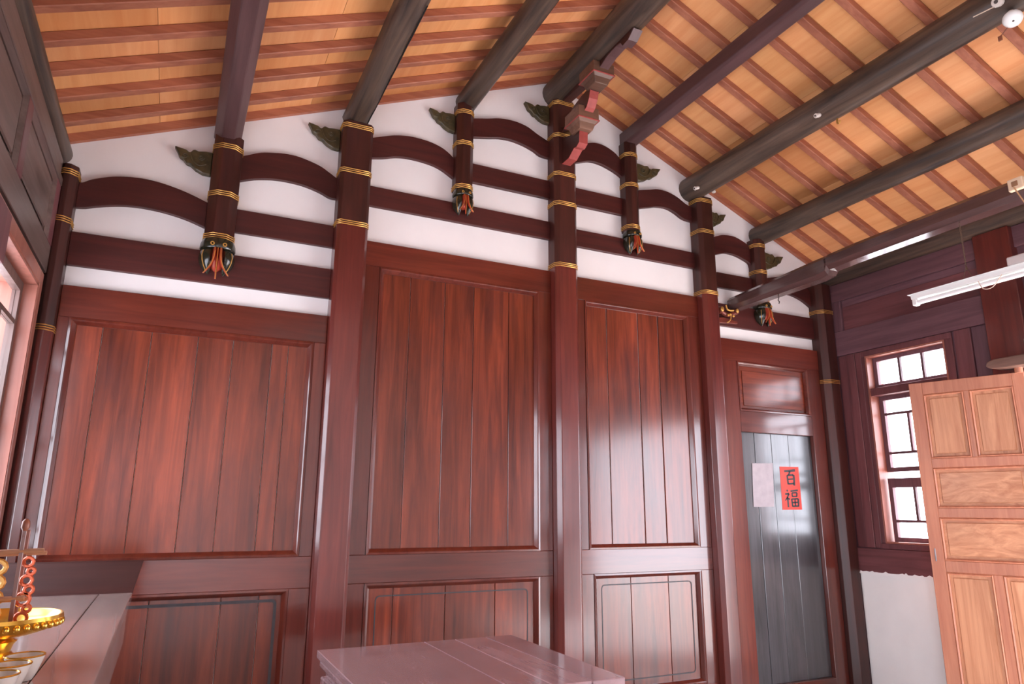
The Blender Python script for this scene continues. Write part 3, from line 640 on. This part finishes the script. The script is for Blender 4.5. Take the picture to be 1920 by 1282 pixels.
for (x, y, r) in ((285, 520, 0.027), (645, 565, 0.023)):
    X, Z = g5(x, y, -0.09)
    a = obj('scroll_lobe', MB().ball((X, -0.075, Z), r*1.05, 0.045, r*1.25, 12, 8), MAROON, gb, smooth=True)
    obj('gilt_face', MB().ball((X-0.008, -0.112, Z), r*0.65, 0.012, r*0.85, 10, 6), GOLD, a, smooth=True)
pts = [g5(x, y, -0.09) for x, y in ((300, 560), (380, 620), (480, 640), (570, 620), (640, 590))]
obj('scroll_arm', MB().tube([(x, -0.085, z) for x, z in smooth_line(pts, 3)], 0.018, 8), MAROON, gb, smooth=True)
pts = [g5(x, y, -0.09) for x, y in ((370, 420), (400, 520), (470, 550), (550, 548))]
obj('gilt_leaf', MB().tube([(x, -0.105, z) for x, z in smooth_line(pts, 3)], 0.008, 8), GOLD, gb, smooth=True)
pts = [g5(x, y, -0.09) for x, y in ((500, 640), (510, 720), (480, 790), (420, 830))]
obj('gilt_stem', MB().tube([(x, -0.095, z) for x, z in smooth_line(pts, 3)], 0.005, 8), GOLD, gb, smooth=True)
for (x, y) in ((440, 655), (490, 640), (565, 675)):
    X, Z = g5(x, y, -0.1); obj('gilt_bead', MB().ball((X, -0.108, Z), 0.011, 0.011, 0.011, 10, 6), GOLD, gb, smooth=True)
pts = [g5(x, y, -0.06) for x, y in ((240, 700), (330, 690), (430, 720), (560, 760), (680, 800), (690, 860), (480, 840), (240, 830))]
obj('carved_base', MB().xz(pts, -0.06, -0.036), MAROON, gb, bev=0.004)

# ------------------------------------------------------------------ right wall timber
def ybox(n, x0, x1, y0, y1, z0, z1, mat, par=None, bev=0.003): return obj(n, MB().box(x0, x1, y0, y1, z0, z1), mat, par or wall_right, bev=bev)
D0 = -CD+0.016
dado = ybox('dado_plaster', XR-0.02, XR-0.0005, -1.74, D0, 0.0, 0.945, DADO)
ybox('dado_plaster', XR-0.02, XR-0.0005, YF+.01, DOOR_Y[0], 0.0, 0.945, DADO)
ybox('sill_rail', XR-0.035, XR-0.0005, -1.45, D0, 0.955, 1.145, SIDER('Y'))
ybox('head_rail', XR-0.03, XR-0.0005, -1.45, D0, 2.800, 3.020, SIDE('Y'))
ybox('upper_board', XR-0.005, XR-0.0005, -1.45, D0-0.09, 3.02, 3.24, SIDER('Y')); ybox('upper_board', XR-0.002, XR-0.0005, -1.45, D0-0.09, 3.243, 3.299, SIDE('Y'))
ybox('upper_stile', XR-0.03, XR-0.0005, D0-0.09, D0, 3.021, 3.299, SIDE('Z'))
ybox('top_plate', XR-0.034, XR-0.0005, YF+.01, D0, 3.30, 3.46, SIDE('Y'))
rg = [(D0, 0.940)]; yy = D0
while yy > -1.40:
    yy -= random.uniform(0.012, 0.03); rg.append((yy, 0.957+random.choice((0.001, 0.004, 0.008, 0.016))*random.random()))
rg.append((yy, 0.940))
obj('plaster_edge', MB().yz(rg, XR-0.0375, XR-0.0352), DADO, wall_right)
# boards left of the window
for a, b, dx in ((-0.20, D0, 0.0), (-0.285, -0.203, -0.008), (-0.345, -0.288, -0.004)):
    ybox('wall_board', XR-0.014+dx, XR-0.0005, a, b, 1.15, 2.798, SIDER('Z'))
ybox('wall_board', XR-0.012, XR-0.0005, -1.42, -1.30, 1.15, 2.798, SIDE('Z')); ybox('wall_board', XR-0.022, XR-0.0005, -1.295, -1.17, 1.15, 2.798, SIDER('Z'))
obj('door_post', MB().box(XR-0.085, XR-0.0005, -1.70, -1.445, 0.0, 3.46), COLM('Z'), wall_right, bev=0.006)
ybox('door_head', XR-0.03, XR-0.0005, DOOR_Y[0], -1.70, DOOR_Z, DOOR_Z+0.2, SIDE('Y'))
ybox('upper_board', XR-0.004, XR-0.0005, DOOR_Y[0], -1.80, DOOR_Z+0.2, 3.30, SIDE('Z'))
ybox('upper_stile', XR-0.03, XR-0.0005, -2.02, -1.90, DOOR_Z+0.2, 3.30, SIDER('Z'))
def window_r(name, y0, y1, label):
    # lined opening, transom lights above, two sliding lattice sashes below
    t = thing(name, label, 'window', (XR+0.05, (y0+y1)/2, 1.15)); t['kind'] = 'structure'
    z0, z1 = 1.19, 2.75; xo, xi = XR+0.17, XR-0.02
    mat = SIDER('Z'); li = 0.014
    obj('frame_head', MB().box(xi, XR-.0005, y0-0.06, y1+0.038, z1, z1+0.048), mat, t, bev=.003)
    obj('frame_jamb', MB().box(xi, XR-.0005, y1, y1+0.038, z0, z1), mat, t, bev=.003)
    obj('frame_jamb', MB().box(xi, XR-.0005, y0-0.06, y0, z0, z1), mat, t, bev=.003)
    obj('frame_sill', MB().box(xi-0.01, XR-.0005, y0-0.06, y1+0.038, 1.147, z0), mat, t, bev=.003)
    for a, b, c, d in ((y1-li, y1, z0, z1), (y0, y0+li, z0, z1), (y0+li, y1-li, z1-li, z1), (y0+li, y1-li, z0, z0+li)):
        obj('lining', MB().box(xi, xo, a, b, c, d), CASE('Z'), t)
    y0 += li; y1 -= li; z0 += li; z1 -= li
    obj('transom_bar', MB().box(xi+0.01, xo-.02, y0, y1, 2.40, 2.465), mat, t, bev=.003)
    th = 0.03; q = 0.010
    def sash(nm, a, b, c, d, f, ftop, xs, bars, panes):
        mb = MB().box(xs, xs+th, a, a+f, c, d).box(xs, xs+th, b-f, b, c, d).box(xs, xs+th, a+f, b-f, c, c+f).box(xs, xs+th, a+f, b-f, d-ftop, d)
        s = obj(nm, mb, SIDE('Z'), t)
        for (p, q_, r_, w_) in bars: obj('glazing_bar', MB().box(xs+.003, xs+th-.003, p, q_, r_, w_), SIDE('Z'), s)
        for (p, q_, r_, w_) in panes: obj('pane', MB().box(xs+.012, xs+.016, p, q_, r_, w_), glass(), s)
    f = 0.034; a, b = y0, y1; c, d = 2.465, z1
    ya = [a+f+(b-a-2*f)*k/3 for k in range(4)]
    sash('transom_sash', a, b, c, d, f, f, XR+0.06, [(ya[k]-q, ya[k]+q, c+f, d-f) for k in (1, 2)],
         [(ya[k]+(q if k else 0), ya[k+1]-(q if k < 2 else 0), c+f, d-f) for k in range(3)])
    f = 0.036; third = (b-a-2*f)/3; v1, v2 = b-f-third*1.03, a+f+third*1.03
    c, d = 1.765, 2.40; h1, h2 = c+f+0.118, d-f-0.118
    sash('upper_sash', a, b, c, d, f, f, XR+0.085, [(a+f, b-f, h1-q, h1+q), (a+f, b-f, h2-q, h2+q), (v1-q, v1+q, h1+q, h2-q), (v2-q, v2+q, h1+q, h2-q)],
         [(a+f, b-f, c+f, h1-q), (a+f, b-f, h2+q, d-f), (v1+q, b-f, h1+q, h2-q), (v2+q, v1-q, h1+q, h2-q), (a+f, v2-q, h1+q, h2-q)])
    c, d, ft = z0, 1.71, 0.075; h1 = c+f+0.128
    sash('lower_sash', a+.004, b-.022, c, d, f, ft, XR+0.045, [(a+f, b-f-.02, h1-q, h1+q), (v1-q, v1+q, h1+q, d-ft), (v2-q, v2+q, h1+q, d-ft)],
         [(a+f, b-f-.02, c+f, h1-q), (v1+q, b-f-.02, h1+q, d-ft), (v2+q, v1-q, h1+q, d-ft), (a+f, v2-q, h1+q, d-ft)])
    return t
window_r('window_1', -1.09, -0.385, 'bright lattice window half hidden by the open wooden door leaf')
window_r('window_2', -5.85, -5.10, 'lattice window on the far side of the doorway')

# ------------------------------------------------------------------ open door leaf
A0 = Vector((4.98, -0.98, 0)); B0 = Vector((5.20, -1.63, 0)); EV = (B0-A0).normalized(); NV = Vector((EV.y, -EV.x, 0))
if NV.dot(Vector((-1, -1, 0))) < 0: NV = -NV        # towards the room
leaf = thing('door_leaf', 'natural pale wood panelled door leaf standing open before the window', 'door', tuple((A0+B0)/2+Vector((0, 0, 0.04))))
def lbox(n, s0, s1, z0, z1, d0, d1, mat, par=None, bev=0.003):
    p = [A0+EV*s+NV*d for s, d in ((s0, d0), (s1, d0), (s1, d1), (s0, d1))]
    return obj(n, MB().prism([(q.x, q.y, z0) for q in p], (0, 0, z1-z0)), mat, par or leaf, bev=bev)
def lring(n, s0, s1, z0, z1, prof, mat, par=None):
    vs = []; fs = []; k = len(prof)
    for ins, d in prof:
        for s, z in ((s0+ins, z0+ins), (s1-ins, z0+ins), (s1-ins, z1-ins), (s0+ins, z1-ins)):
            q = A0+EV*s+NV*d; vs.append((q.x, q.y, z))
    for i in range(k):
        for j in range(4): fs.append((i*4+j, i*4+(j+1) % 4, ((i+1) % k)*4+(j+1) % 4, ((i+1) % k)*4+j))
    return obj(n, MB().add(vs, fs), mat, par or leaf)
LW = 0.725
lbox('stile', 0.0, 0.088, 0.05, 2.387, -0.042, 0.0, DOORF('Z')); lbox('stile', 0.652, LW, 0.05, 2.387, -0.042, 0.0, DOORF('Z'))
for z0, z1 in ((2.297, 2.387), (1.755, 1.822), (1.404, 1.471), (1.030, 1.108), (0.05, 0.20)): lbox('rail', 0.088, 0.652, z0, z1, -0.042, 0.0, DOORF('Z'))
lbox('muntin', 0.350, 0.384, 1.822, 2.297, -0.042, 0.0, DOORF('Z')); lbox('muntin', 0.370, 0.424, 0.20, 1.03, -0.042, 0.0, DOORF('Z'))
LP = [(0, -0.004), (0.008, 0.003), (0.016, -0.006), (0.016, -0.026), (0, -0.026)]
for (s0, s1, z0, z1, ax) in ((0.088, 0.350, 1.822, 2.297, 'Z'), (0.384, 0.652, 1.822, 2.297, 'Z'), (0.088, 0.652, 1.471, 1.755, 'Y'), (0.088, 0.652, 1.108, 1.404, 'Y'), (0.088, 0.370, 0.20, 1.03, 'Z'), (0.424, 0.652, 0.20, 1.03, 'Z')):
    pn = lbox('panel', s0, s1, z0, z1, -0.032, -0.018, DOORW(ax))
    lring('moulding', s0, s1, z0, z1, LP, DOORF('Z'), pn)
    lbox('raised_field', s0+0.035, s1-0.035, z0+0.035, z1-0.035, -0.019, -0.011, DOORW(ax), pn, bev=0.006)
q = A0+EV*0.035
lbox('pull_plate', 0.030, 0.040, 1.10, 1.19, 0.0, 0.004, plain('worn_steel', (150, 140, 140), rough=0.4, metal=0.6))
pv = A0+EV*(LW-0.025)
obj('pivot_pole', MB().tube([(pv.x, pv.y, 2.38), (pv.x, pv.y, 2.50)], 0.026, 12), DOORF('Z'), leaf, smooth=True)
# pivot bar above the leaf
pbar = thing('pivot_bar', 'rounded worn wooden bar holding the top pivot of the open door', 'bracket', (5.22, -2.0, 2.42))
y0_, z0_ = SX(1857, 690, 5.16)
obj('bar', MB().yz([(y0_, z0_+0.005), (y0_-0.01, z0_+0.032), (y0_-0.06, z0_+0.048), (-3.0, z0_+0.048), (-3.0, z0_-0.022), (y0_-0.1, z0_-0.022), (y0_-0.03, z0_-0.014)], 5.10, XR-0.031), wood('pivot_bar_wood', (104, 78, 66), (140, 108, 96), 'Y', rough=0.4), pbar, bev=0.008, seg=2)
obj('peg', MB().box(5.19, 5.235, -1.70-0.055, -1.70-0.01, z0_+0.045, z0_+0.17), wood('peg_wood', (110, 88, 66), (140, 114, 90), 'Z', rough=0.5), pbar, bev=0.004)

# ------------------------------------------------------------------ left wall timber
LX = XL
def lb(n, d, y0, y1, z0, z1, mat, par=None, bev=0.003): return obj(n, MB().box(LX+0.0005, LX+d, y0, y1, z0, z1), mat, par or wall_left, bev=bev)
lb('top_plate', 0.02, YF+.01, D0, 3.215, 3.325, LEFTW('Y'))
lb('upper_rail', 0.035, YF+.01, D0, 3.165, 3.212, LEFTW('Y'))
lb('lower_rail', 0.03, YF+.01, D0, 2.665, 2.815, LEFTW('Y'))
ys = [D0, -0.24, -1.00, -1.10, -1.86, -1.96, -2.72, -2.82, -3.58, -3.68, -4.44, -4.54, -5.30, -5.40, -6.16, -6.26, YF+.01]
for i in range(0, len(ys), 2):
    a = ys[i]; b = ys[i+1] if i+1 < len(ys) else YF
    lb('upper_stile', 0.032, b, a, 2.815, 3.165, SIDER('Z') if i else SIDER('Z'))
for i in range(1, len(ys)-2, 2):
    a, b = ys[i+1], ys[i]
    pn = lb('upper_panel', 0.006, a, b, 2.815, 3.165, LEFTW('Z'))
    obj('raised_field', MB().box(LX+0.006, LX+0.018, a+0.05, b-0.05, 2.86, 3.12), LEFTW('Y'), pn, bev=0.008)
    obj('moulding', MB().ring(a, b, 2.815, 3.165, [(0, LX+0.03), (0.02, LX+0.012), (0.02, LX+0.003), (0, LX+0.003)], axis='x'), LEFTW('Y'), pn)
def window_l(name, y0, y1, z0, z1, label):
    t = thing(name, label, 'window', (LX-0.08, (y0+y1)/2, z0)); t['kind'] = 'structure'
    c = 0.075
    for nm, a, b, e_, f_ in (('casing', y1, y1+c, z0-0.05, z1+c), ('casing', y0-c, y0, z0-0.05, z1+c), ('casing_head', y0, y1, z1, z1+c), ('casing_sill', y0, y1, z0-0.07, z0)):
        obj(nm, MB().box(LX+0.0005, LX+0.035, a, b, e_, f_), CASE('Z'), t, bev=.004)
    # reveal boards
    for nm, a, b, e_, f_ in (('reveal', y1-0.012, y1, z0, z1), ('reveal', y0, y0+0.012, z0, z1), ('reveal', y0, y1, z1-0.012, z1), ('reveal', y0, y1, z0, z0+0.012)):
        obj(nm, MB().box(LX-0.15, LX+0.03, a, b, e_, f_), CASE('Z'), t)
    xs = LX-0.065; n = 3; wd = (y1-y0-0.024)/n
    for k in range(n):
        b = y1-0.012-wd*k; a = b-wd; f = 0.05; c0, d0 = z0+0.012, z1-0.012
        s = obj('sash', MB().ring(a, b, c0, d0, [(0, xs), (0, xs+0.035), (f, xs+0.035), (f, xs)], axis='x'), LEFTW('Z'), t)
        zz = [d0-f-0.16, (c0+d0)/2, c0+f+0.16]; ym = (a+b)/2; q = 0.012
        for z in zz: obj('glazing_bar', MB().box(xs+.003, xs+.032, a+f, b-f, z-q, z+q), LEFTW('Y'), s)
        obj('glazing_bar', MB().box(xs+.003, xs+.032, ym-q, ym+q, zz[2]+q, zz[0]-q), LEFTW('Z'), s)
        lv = [c0+f, zz[2], zz[1], zz[0], d0-f]
        for j in range(4):
            e_, f_ = lv[j]+(q if j else 0), lv[j+1]-(q if j < 3 else 0)
            for (g, h) in (((a+f, ym-q), (ym+q, b-f)) if j in (1, 2) else ((a+f, b-f),)): obj('pane', MB().box(xs+.014, xs+.018, g, h, e_, f_), glass(), s)
window_l('window_3', *WIN_L[0], 'bright window with pale worn casing at the left edge')
y_a, z_a = SX(17, 404, LX+0.05); z_b = SX(8, 505, LX+0.05)[1]
tag(obj('hanging_board', MB().box(LX+0.037, LX+0.062, y_a-0.6, y_a, z_b, z_a), SIDER('Z'), bev=0.004), 'dark red board hung across the top of the left window', 'board')

# ------------------------------------------------------------------ square table
tz = 0.80; tx = (0.70, 1.715); ty = (-1.88, -0.83)
TBL = lambda ax: wood('mauve_brown_table_'+ax, (158, 126, 130), (182, 150, 152), ax, rough=0.22, rvar=0.05, coat=0.9, coat_rough=0.08, blotch=0.12, vary=0.08)
tb = thing('square_table', 'square mauve-brown wooden table in the bottom centre', 'table', ((tx[0]+tx[1])/2, (ty[0]+ty[1])/2, 0))
sm = [tx[0], 1.225, 1.39, 1.56, tx[1]]
for i in range(4): obj('top_plank', MB().box(sm[i]+.0012, sm[i+1]-.0012, ty[0], ty[1], tz-0.035, tz), TBL('Y'), tb, bev=0.003)
obj('edge_moulding', MB().box(tx[0]+0.012, tx[1]-0.012, ty[0]+0.012, ty[1]-0.012, tz-0.075, tz-0.037), TBL('X'), tb, bev=0.012, seg=3)
obj('waist', MB().box(tx[0]+0.04, tx[1]-0.04, ty[0]+0.04, ty[1]-0.04, tz-0.11, tz-0.075), TBL('X'), tb, bev=0.003)
for a, b, c, d in ((tx[0]+.02, tx[0]+.045, ty[0]+.09, ty[1]-.09), (tx[1]-.045, tx[1]-.02, ty[0]+.09, ty[1]-.09), (tx[0]+.09, tx[1]-.09, ty[0]+.02, ty[0]+.045), (tx[0]+.09, tx[1]-.09, ty[1]-.045, ty[1]-.02)):
    obj('apron', MB().box(a, b, c, d, tz-0.20, tz-0.11), TBL('X'), tb, bev=0.004)
for sx_ in (0, 1):
    for sy_ in (0, 1):
        x_ = tx[sx_]+(0.02 if not sx_ else -0.09); y_ = ty[sy_]+(0.02 if not sy_ else -0.09)
        obj('leg', MB().box(x_, x_+0.07, y_, y_+0.07, 0.0, tz-0.11), TBL('Z'), tb, bev=0.008, seg=2)

# ------------------------------------------------------------------ altar table
az = 1.10; ax = (-0.735, -0.099); ay = (-3.55, -0.905)
ALT = lambda a_: wood('grey_brown_altar_'+a_, (160, 142, 136), (184, 166, 160), a_, rough=0.2, rvar=0.05, coat=0.9, coat_rough=0.08, blotch=0.12, vary=0.05)
ALD = lambda a_: wood('dark_altar_rim_'+a_, (46, 22, 19), (64, 34, 30), a_, rough=0.5, rvar=0.05, coat=0.0, spec=0.3, blotch=0.15, vary=0.05)
at_ = thing('altar_table', 'long dark altar table with an upturned end at lower left', 'table', ((ax[0]+ax[1])/2, (ay[0]+ay[1])/2, 0))
for a, b in ((ax[0], -0.2205), (-0.2185, ax[1])): obj('top_board', MB().box(a, b, ay[0], ay[1], az-0.04, az), ALT('Y'), at_, bev=0.002)
prof = smooth_line([(ay[1]-0.03, az), (ay[1]+0.02, az+0.010), (ay[1]+0.06, az+0.035), (ay[1]+0.10, az+0.080), (ay[1]+0.135, az+0.118)], 3)
back = [(y+0.018, z-0.014) for y, z in prof][::-1]
xe = [(ax[0], ax[1])]
vs = []; poly = prof+[(ay[1]+0.155, az+0.120)]+back+[(ay[1]-0.03, az-0.04)]
n = len(poly)
for X_ in (0, 1):
    for (y, z) in poly: vs.append((ax[0] if X_ == 0 else ax[1]+max(0, (z-az))*0.22, y, z))
fs = [tuple(range(n)), tuple(range(2*n-1, n-1, -1))]+[(i, (i+1) % n, n+(i+1) % n, n+i) for i in range(n)]
obj('upturned_end', MB().add(vs, fs), ALD('X'), at_, smooth=True)
obj('side_apron', MB().box(ax[1]-0.035, ax[1]-0.010, ay[0]+0.02, ay[1]-0.02, az-0.20, az-0.04), ALT('Y'), at_, bev=0.004)
obj('side_apron', MB().box(ax[0]+0.01, ax[0]+0.035, ay[0]+0.02, ay[1]-0.02, az-0.20, az-0.04), ALT('Y'), at_, bev=0.004)
obj('end_apron', MB().box(ax[0]+0.036, ax[1]-0.036, ay[1]-0.06, ay[1]-0.035, az-0.20, az-0.04), ALT('X'), at_, bev=0.004)
for y in (ay[0]+0.08, ay[1]-0.22):
    for x in (ax[0]+0.04, ax[1]-0.12): obj('leg', MB().box(x, x+0.08, y, y+0.10, 0.0, az-0.04), ALD('Z'), at_, bev=0.006)

# gold dish with its wooden ornament, three cups
gx, gy = -0.325, -2.37
dish = thing('gold_dish', 'gold footed offering dish with embossed rim', 'dish', (gx, gy, az))
obj('bowl', MB().lathe([(0.03, az+.058), (0.075, az+.066), (0.118, az+.080), (0.131, az+.100), (0.129, az+.108), (0.123, az+.106), (0.115, az+.094), (0.07, az+.078), (0.0, az+.074)], gx, gy, 40), BRASS, dish, smooth=True)
obj('foot', MB().lathe([(0.062, az), (0.064, az+.008), (0.050, az+.016), (0.036, az+.030), (0.040, az+.044), (0.046, az+.052), (0.03, az+.060)], gx, gy, 30), BRASS, dish, smooth=True)
mb = MB()
for k in range(40):
    q = 2*math.pi*k/40; mb.ball((gx+0.126*math.cos(q), gy+0.126*math.sin(q), az+.090), 0.0075, 0.0075, 0.0085, 8, 5)
obj('embossed_rim', mb, BRASS, dish, smooth=True)
ox_, oy_ = gx+0.025, gy+0.01
orn = thing('wooden_ornament', 'little red and gold carved stand upright in the gold dish', 'ornament', (ox_, oy_, az+.076))
RW = wood('ornament_wood', (120, 62, 44), (156, 92, 66), 'Z', rough=0.35)
zb_ = az+.079
for dx, dy in ((0.0, 0.0), (-0.085, 0.0), (0.0, 0.05), (-0.085, 0.05)): obj('post', MB().box(ox_+dx-.0045, ox_+dx+.0045, oy_+dy-.0045, oy_+dy+.0045, zb_, zb_+.215), RW, orn, bev=0.001)
obj('finial', MB().lathe([(0.004, zb_+.213), (0.009, zb_+.222), (0.008, zb_+.236), (0.003, zb_+.242)], ox_, oy_, 12), RW, orn, smooth=True)
for z, e_ in ((.060, .02), (.165, .045)):
    obj('cross_bar', MB().tube([(ox_-.10, oy_, zb_+z), (ox_+e_, oy_, zb_+z+.004)], 0.0055, 8), wood('bar_wood', (180, 124, 90), (204, 150, 116), 'X', rough=0.5), orn, smooth=True)
    obj('cross_bar', MB().tube([(ox_-.10, oy_+.05, zb_+z-.008), (ox_+e_, oy_+.05, zb_+z-.004)], 0.005, 8), wood('bar_wood', (180, 124, 90), (204, 150, 116), 'X', rough=0.5), orn, smooth=True)
for k in range(7):
    mb = MB(); cz = zb_+.016+.021*k; r = (0.012, 0.008, 0.014, 0.009, 0.011, 0.007, 0.010)[k]; cx = ox_+(.016, .024, .014, .023, .016, .022, .014)[k]
    mb.tube([(cx+r*math.cos(q), oy_+.022, cz+r*math.sin(q)) for q in [2*math.pi*j/12 for j in range(12)]], 0.0042, 6, closed=True)
    obj('carved_curl', mb, plain('red_gilt', (200, 92, 54), rough=0.25, noise=0.3, scale=40, metal=0.4), orn, smooth=True)
for k in range(4):
    mb = MB(); cz = zb_+.03+.034*k
    mb.tube([(ox_-.045+0.018*math.cos(q), oy_+.01, cz+0.015*math.sin(q)) for q in [2*math.pi*j/12 for j in range(12)]], 0.006, 6, closed=True)
    obj('carved_curl', mb, GOLD, orn, smooth=True)
SILV = plain('silver_cup', (222, 212, 202), rough=0.25, metal=0.3, noise=0.05)
for (cx, cy, lab) in ((-0.236, -2.555, 'silver offering cup nearest the gold dish'), (-0.247, -2.645, 'silver offering cup in the middle of the three'), (-0.252, -2.74, 'silver offering cup nearest the bottom left corner')):
    t = thing('offering_cup', lab, 'cup', (cx, cy, az), 'silver offering cups on the altar')
    obj('cup_body', MB().lathe([(0.018, az+.001), (0.020, az+.004), (0.026, az+.016), (0.033, az+.036), (0.037, az+.049), (0.034, az+.048), (0.029, az+.034), (0.020, az+.014), (0.0, az+.010)], cx, cy, 24), SILV, t, smooth=True)
    obj('cup_rim', MB().tube([(cx+.036*math.cos(q), cy+.036*math.sin(q), az+.049) for q in [2*math.pi*j/24 for j in range(24)]], 0.0018, 6, closed=True), BRASS, t, smooth=True)

# ------------------------------------------------------------------ tube lamp
lx = 4.175; ly0, ly1 = -2.93, SX(1712, 560, lx)[0]; lz = SX(1715, 562, lx)[1]
lamp = thing('tube_lamp', 'white fluorescent tube lamp hanging on chains from the tie beam', 'lamp', (lx, (ly0+ly1)/2, lz-0.03))
obj('batten', MB().xz([(lx-.022, lz), (lx+.022, lz), (lx+.026, lz+.030), (lx-.026, lz+.030)], ly0, ly1), WHITEP, lamp, bev=0.002)
obj('reflector_lip', MB().box(lx-.034, lx+.034, ly0-0.01, ly1+0.015, lz+.030, lz+.033), WHITEP, lamp)
obj('tube', MB().tube([(lx, ly0+.03, lz-.022), (lx, ly1-.03, lz-.022)], 0.015, 14), plain('lamp_tube', (246, 246, 244), rough=0.2, noise=0.01), lamp, smooth=True)
for y in (ly0+.002, ly1-.032): obj('lamp_holder', MB().box(lx-.02, lx+.02, y, y+.03, lz-.042, lz+.002), WHITEP, lamp, bev=0.006, seg=2)
obj('ballast_box', MB().box(lx-.035, lx+.035, -2.42, -2.235, lz+.034, lz+.085), plain('grey_white_box', (206, 196, 192), rough=0.5), lamp, bev=0.006)
CH = plain('steel_chain', (120, 100, 84), rough=0.4, metal=0.7)
cy_ = SX(1799, 420, lx)[0]
for yc in (cy_, ly0+0.25):
    mb = MB(); top = 3.16; L0 = top-(lz+.10); k = 0; z = top
    while z > lz+.10:
        pts = []
        for j in range(8):
            q = 2*math.pi*j/8; a = 0.004*math.cos(q); b = 0.011*math.sin(q)
            pts.append((lx+(a if k % 2 else 0), yc+(0 if k % 2 else a), z-0.011+b))
        mb.tube(pts, 0.0021, 4, closed=True); z -= 0.0185; k += 1
    for dx in (-.035, .035): mb.tube([(lx, yc, z+.02), (lx+dx*0.3, yc+dx, lz+.034)], 0.002, 5)
    obj('chain', mb, CH, lamp)
pts = smooth_line([(lx-.02, SX(1838, 527, lx)[0], lz+.0), (lx-.03, SX(1850, 545, lx)[0], lz-.055), (lx-.03, SX(1868, 543, lx)[0], lz-.06), (lx-.02, SX(1883, 520, lx)[0], lz+0.0)], 4)
obj('loose_wire', MB().tube(pts, 0.0025, 6), plain('cream_wire', (220, 196, 176), rough=0.5), lamp, smooth=True)
# socket box on the tie beam with its cord
sy, sz = SX(1907, 347, 4.115)
sk = thing('wall_socket', 'small cream socket box on the side of the tie beam', 'socket', (4.10, sy, sz-.04))
obj('socket_box', MB().box(4.085, 4.116, sy-.045, sy+.035, sz-.035, sz+.035), plain('cream_plastic', (232, 204, 172), rough=0.45), sk, bev=0.006, seg=2)
obj('socket_face', MB().box(4.080, 4.0855, sy-.02, sy+.012, sz-.015, sz+.015), plain('brown_contact', (150, 110, 80), rough=0.5), sk, bev=0.002)
tag(obj('lamp_cord', MB().tube(smooth_line([(4.078, sy-.0, sz-.02), (4.075, sy-.03, sz-.10), (4.09, sy-.07, sz-.22), (4.11, sy-.12, sz-.36), (4.13, sy-.15, lz+.05)], 5), 0.0035, 6), plain('tan_cord', (206, 160, 116), rough=0.5), smooth=True), 'thin tan cord hanging from the socket box', 'cord')

# porcelain knobs and bell on the round purlin
GN = 'porcelain wiring knobs'
def knob(u, v, X, label, s=1.0, ax='x'):
    y, z = SX(u, v, X)
    t = thing('porcelain_knob', label, 'insulator', (X, y, z), GN)
    obj('knob_body', MB().tube([(X+.02, y, z+.012), (X+.004, y, z+.004), (X-.006, y, z), (X-.016, y, z-.004), (X-.022, y, z-.006)], [.014*s, .016*s, .012*s, .017*s, .014*s], 12), PORC, t, smooth=True)
    obj('screw', MB().tube([(X-.02, y, z-.005), (X-.026, y, z-.0075)], 0.006*s, 8), plain('dark_screw', (70, 60, 54), rough=0.5), t)
knob(1533, 217, 3.705, 'porcelain knob halfway along the round purlin')
knob(1306, 353, 3.705, 'porcelain knob on the purlin end above the column beside the door')
knob(1872, 4, 3.705, 'large porcelain knob by the white bell at top right', 1.7)
y, z = SX(1338, 357, 3.90)
t = thing('porcelain_knob', 'porcelain knob on the rafter just under the purlin end', 'insulator', (3.90, y, z), GN)
obj('knob_body', MB().lathe([(0.014, z-.02), (.018, z-.012), (.013, z), (.018, z+.012), (.014, z+.03)], 3.90, y, 12), PORC, t, smooth=True)
y, z = SX(1571, 231, 3.80)
tag(obj('brass_hook', MB().tube(smooth_line([(3.80, y, z+.035), (3.795, y, z), (3.79, y-.02, z-.012), (3.785, y-.028, z+.004)], 4), 0.006, 8), GOLD, smooth=True), 'tiny brass hook under the round purlin', 'hook')
y, z = SX(1899, 36, 3.74)
bell = thing('round_bell', 'white round bell fixed under the purlin at top right', 'bell', (3.74, y, z))
c = Vector((3.74, y, z)); nd = Vector((-0.45, -0.25, -0.85)).normalized()
def dome(prof, nn=24):
    u = nd.cross(Vector((0, 1, 0))).normalized(); w = nd.cross(u); vs = []; fs = []
    for r, h in prof: vs += [tuple(c+nd*h+(u*math.cos(2*math.pi*j/nn)+w*math.sin(2*math.pi*j/nn))*r) for j in range(nn)]
    for i in range(len(prof)-1):
        for j in range(nn): fs.append((i*nn+j, i*nn+(j+1) % nn, (i+1)*nn+(j+1) % nn, (i+1)*nn+j))
    fs += [tuple(range(nn)), tuple(range((len(prof)-1)*nn, len(prof)*nn))]; return MB().add(vs, fs)
obj('bell_base', dome([(.02, -.07), (.03, -.03), (.042, -.02), (.044, -.008)]), PORC, bell, smooth=True)
obj('bell_dome', dome([(.046, -.012), (.047, -.004), (.043, .008), (.030, .017), (.012, .021), (.004, .021)]), WHITEP, bell, smooth=True)
obj('centre_screw', dome([(.006, .020), (.004, .024)], 10), plain('dark_screw', (70, 60, 54), rough=0.5), bell)
y2, z2 = SX(1829, 34, 3.72); y1_, z1_ = SX(1868, 11, 3.70)
obj('bell_wire', MB().tube([(3.70, y1_, z1_), (3.70, y2, z2)], 0.003, 6), plain('cream_wire', (220, 196, 176)), bell)
y3, z3 = SX(1876, 68, 3.74)
obj('pull_wire', MB().tube([tuple(c+nd*0.0+Vector((0, .03, -.03))), (3.74, y3, z3)], 0.0025, 6), plain('brown_wire', (120, 70, 50)), bell)
obj('pull_tag', MB().box(3.735, 3.741, y3-.008, y3+.012, z3-.026, z3+.002), plain('brown_tag', (140, 84, 60)), bell)
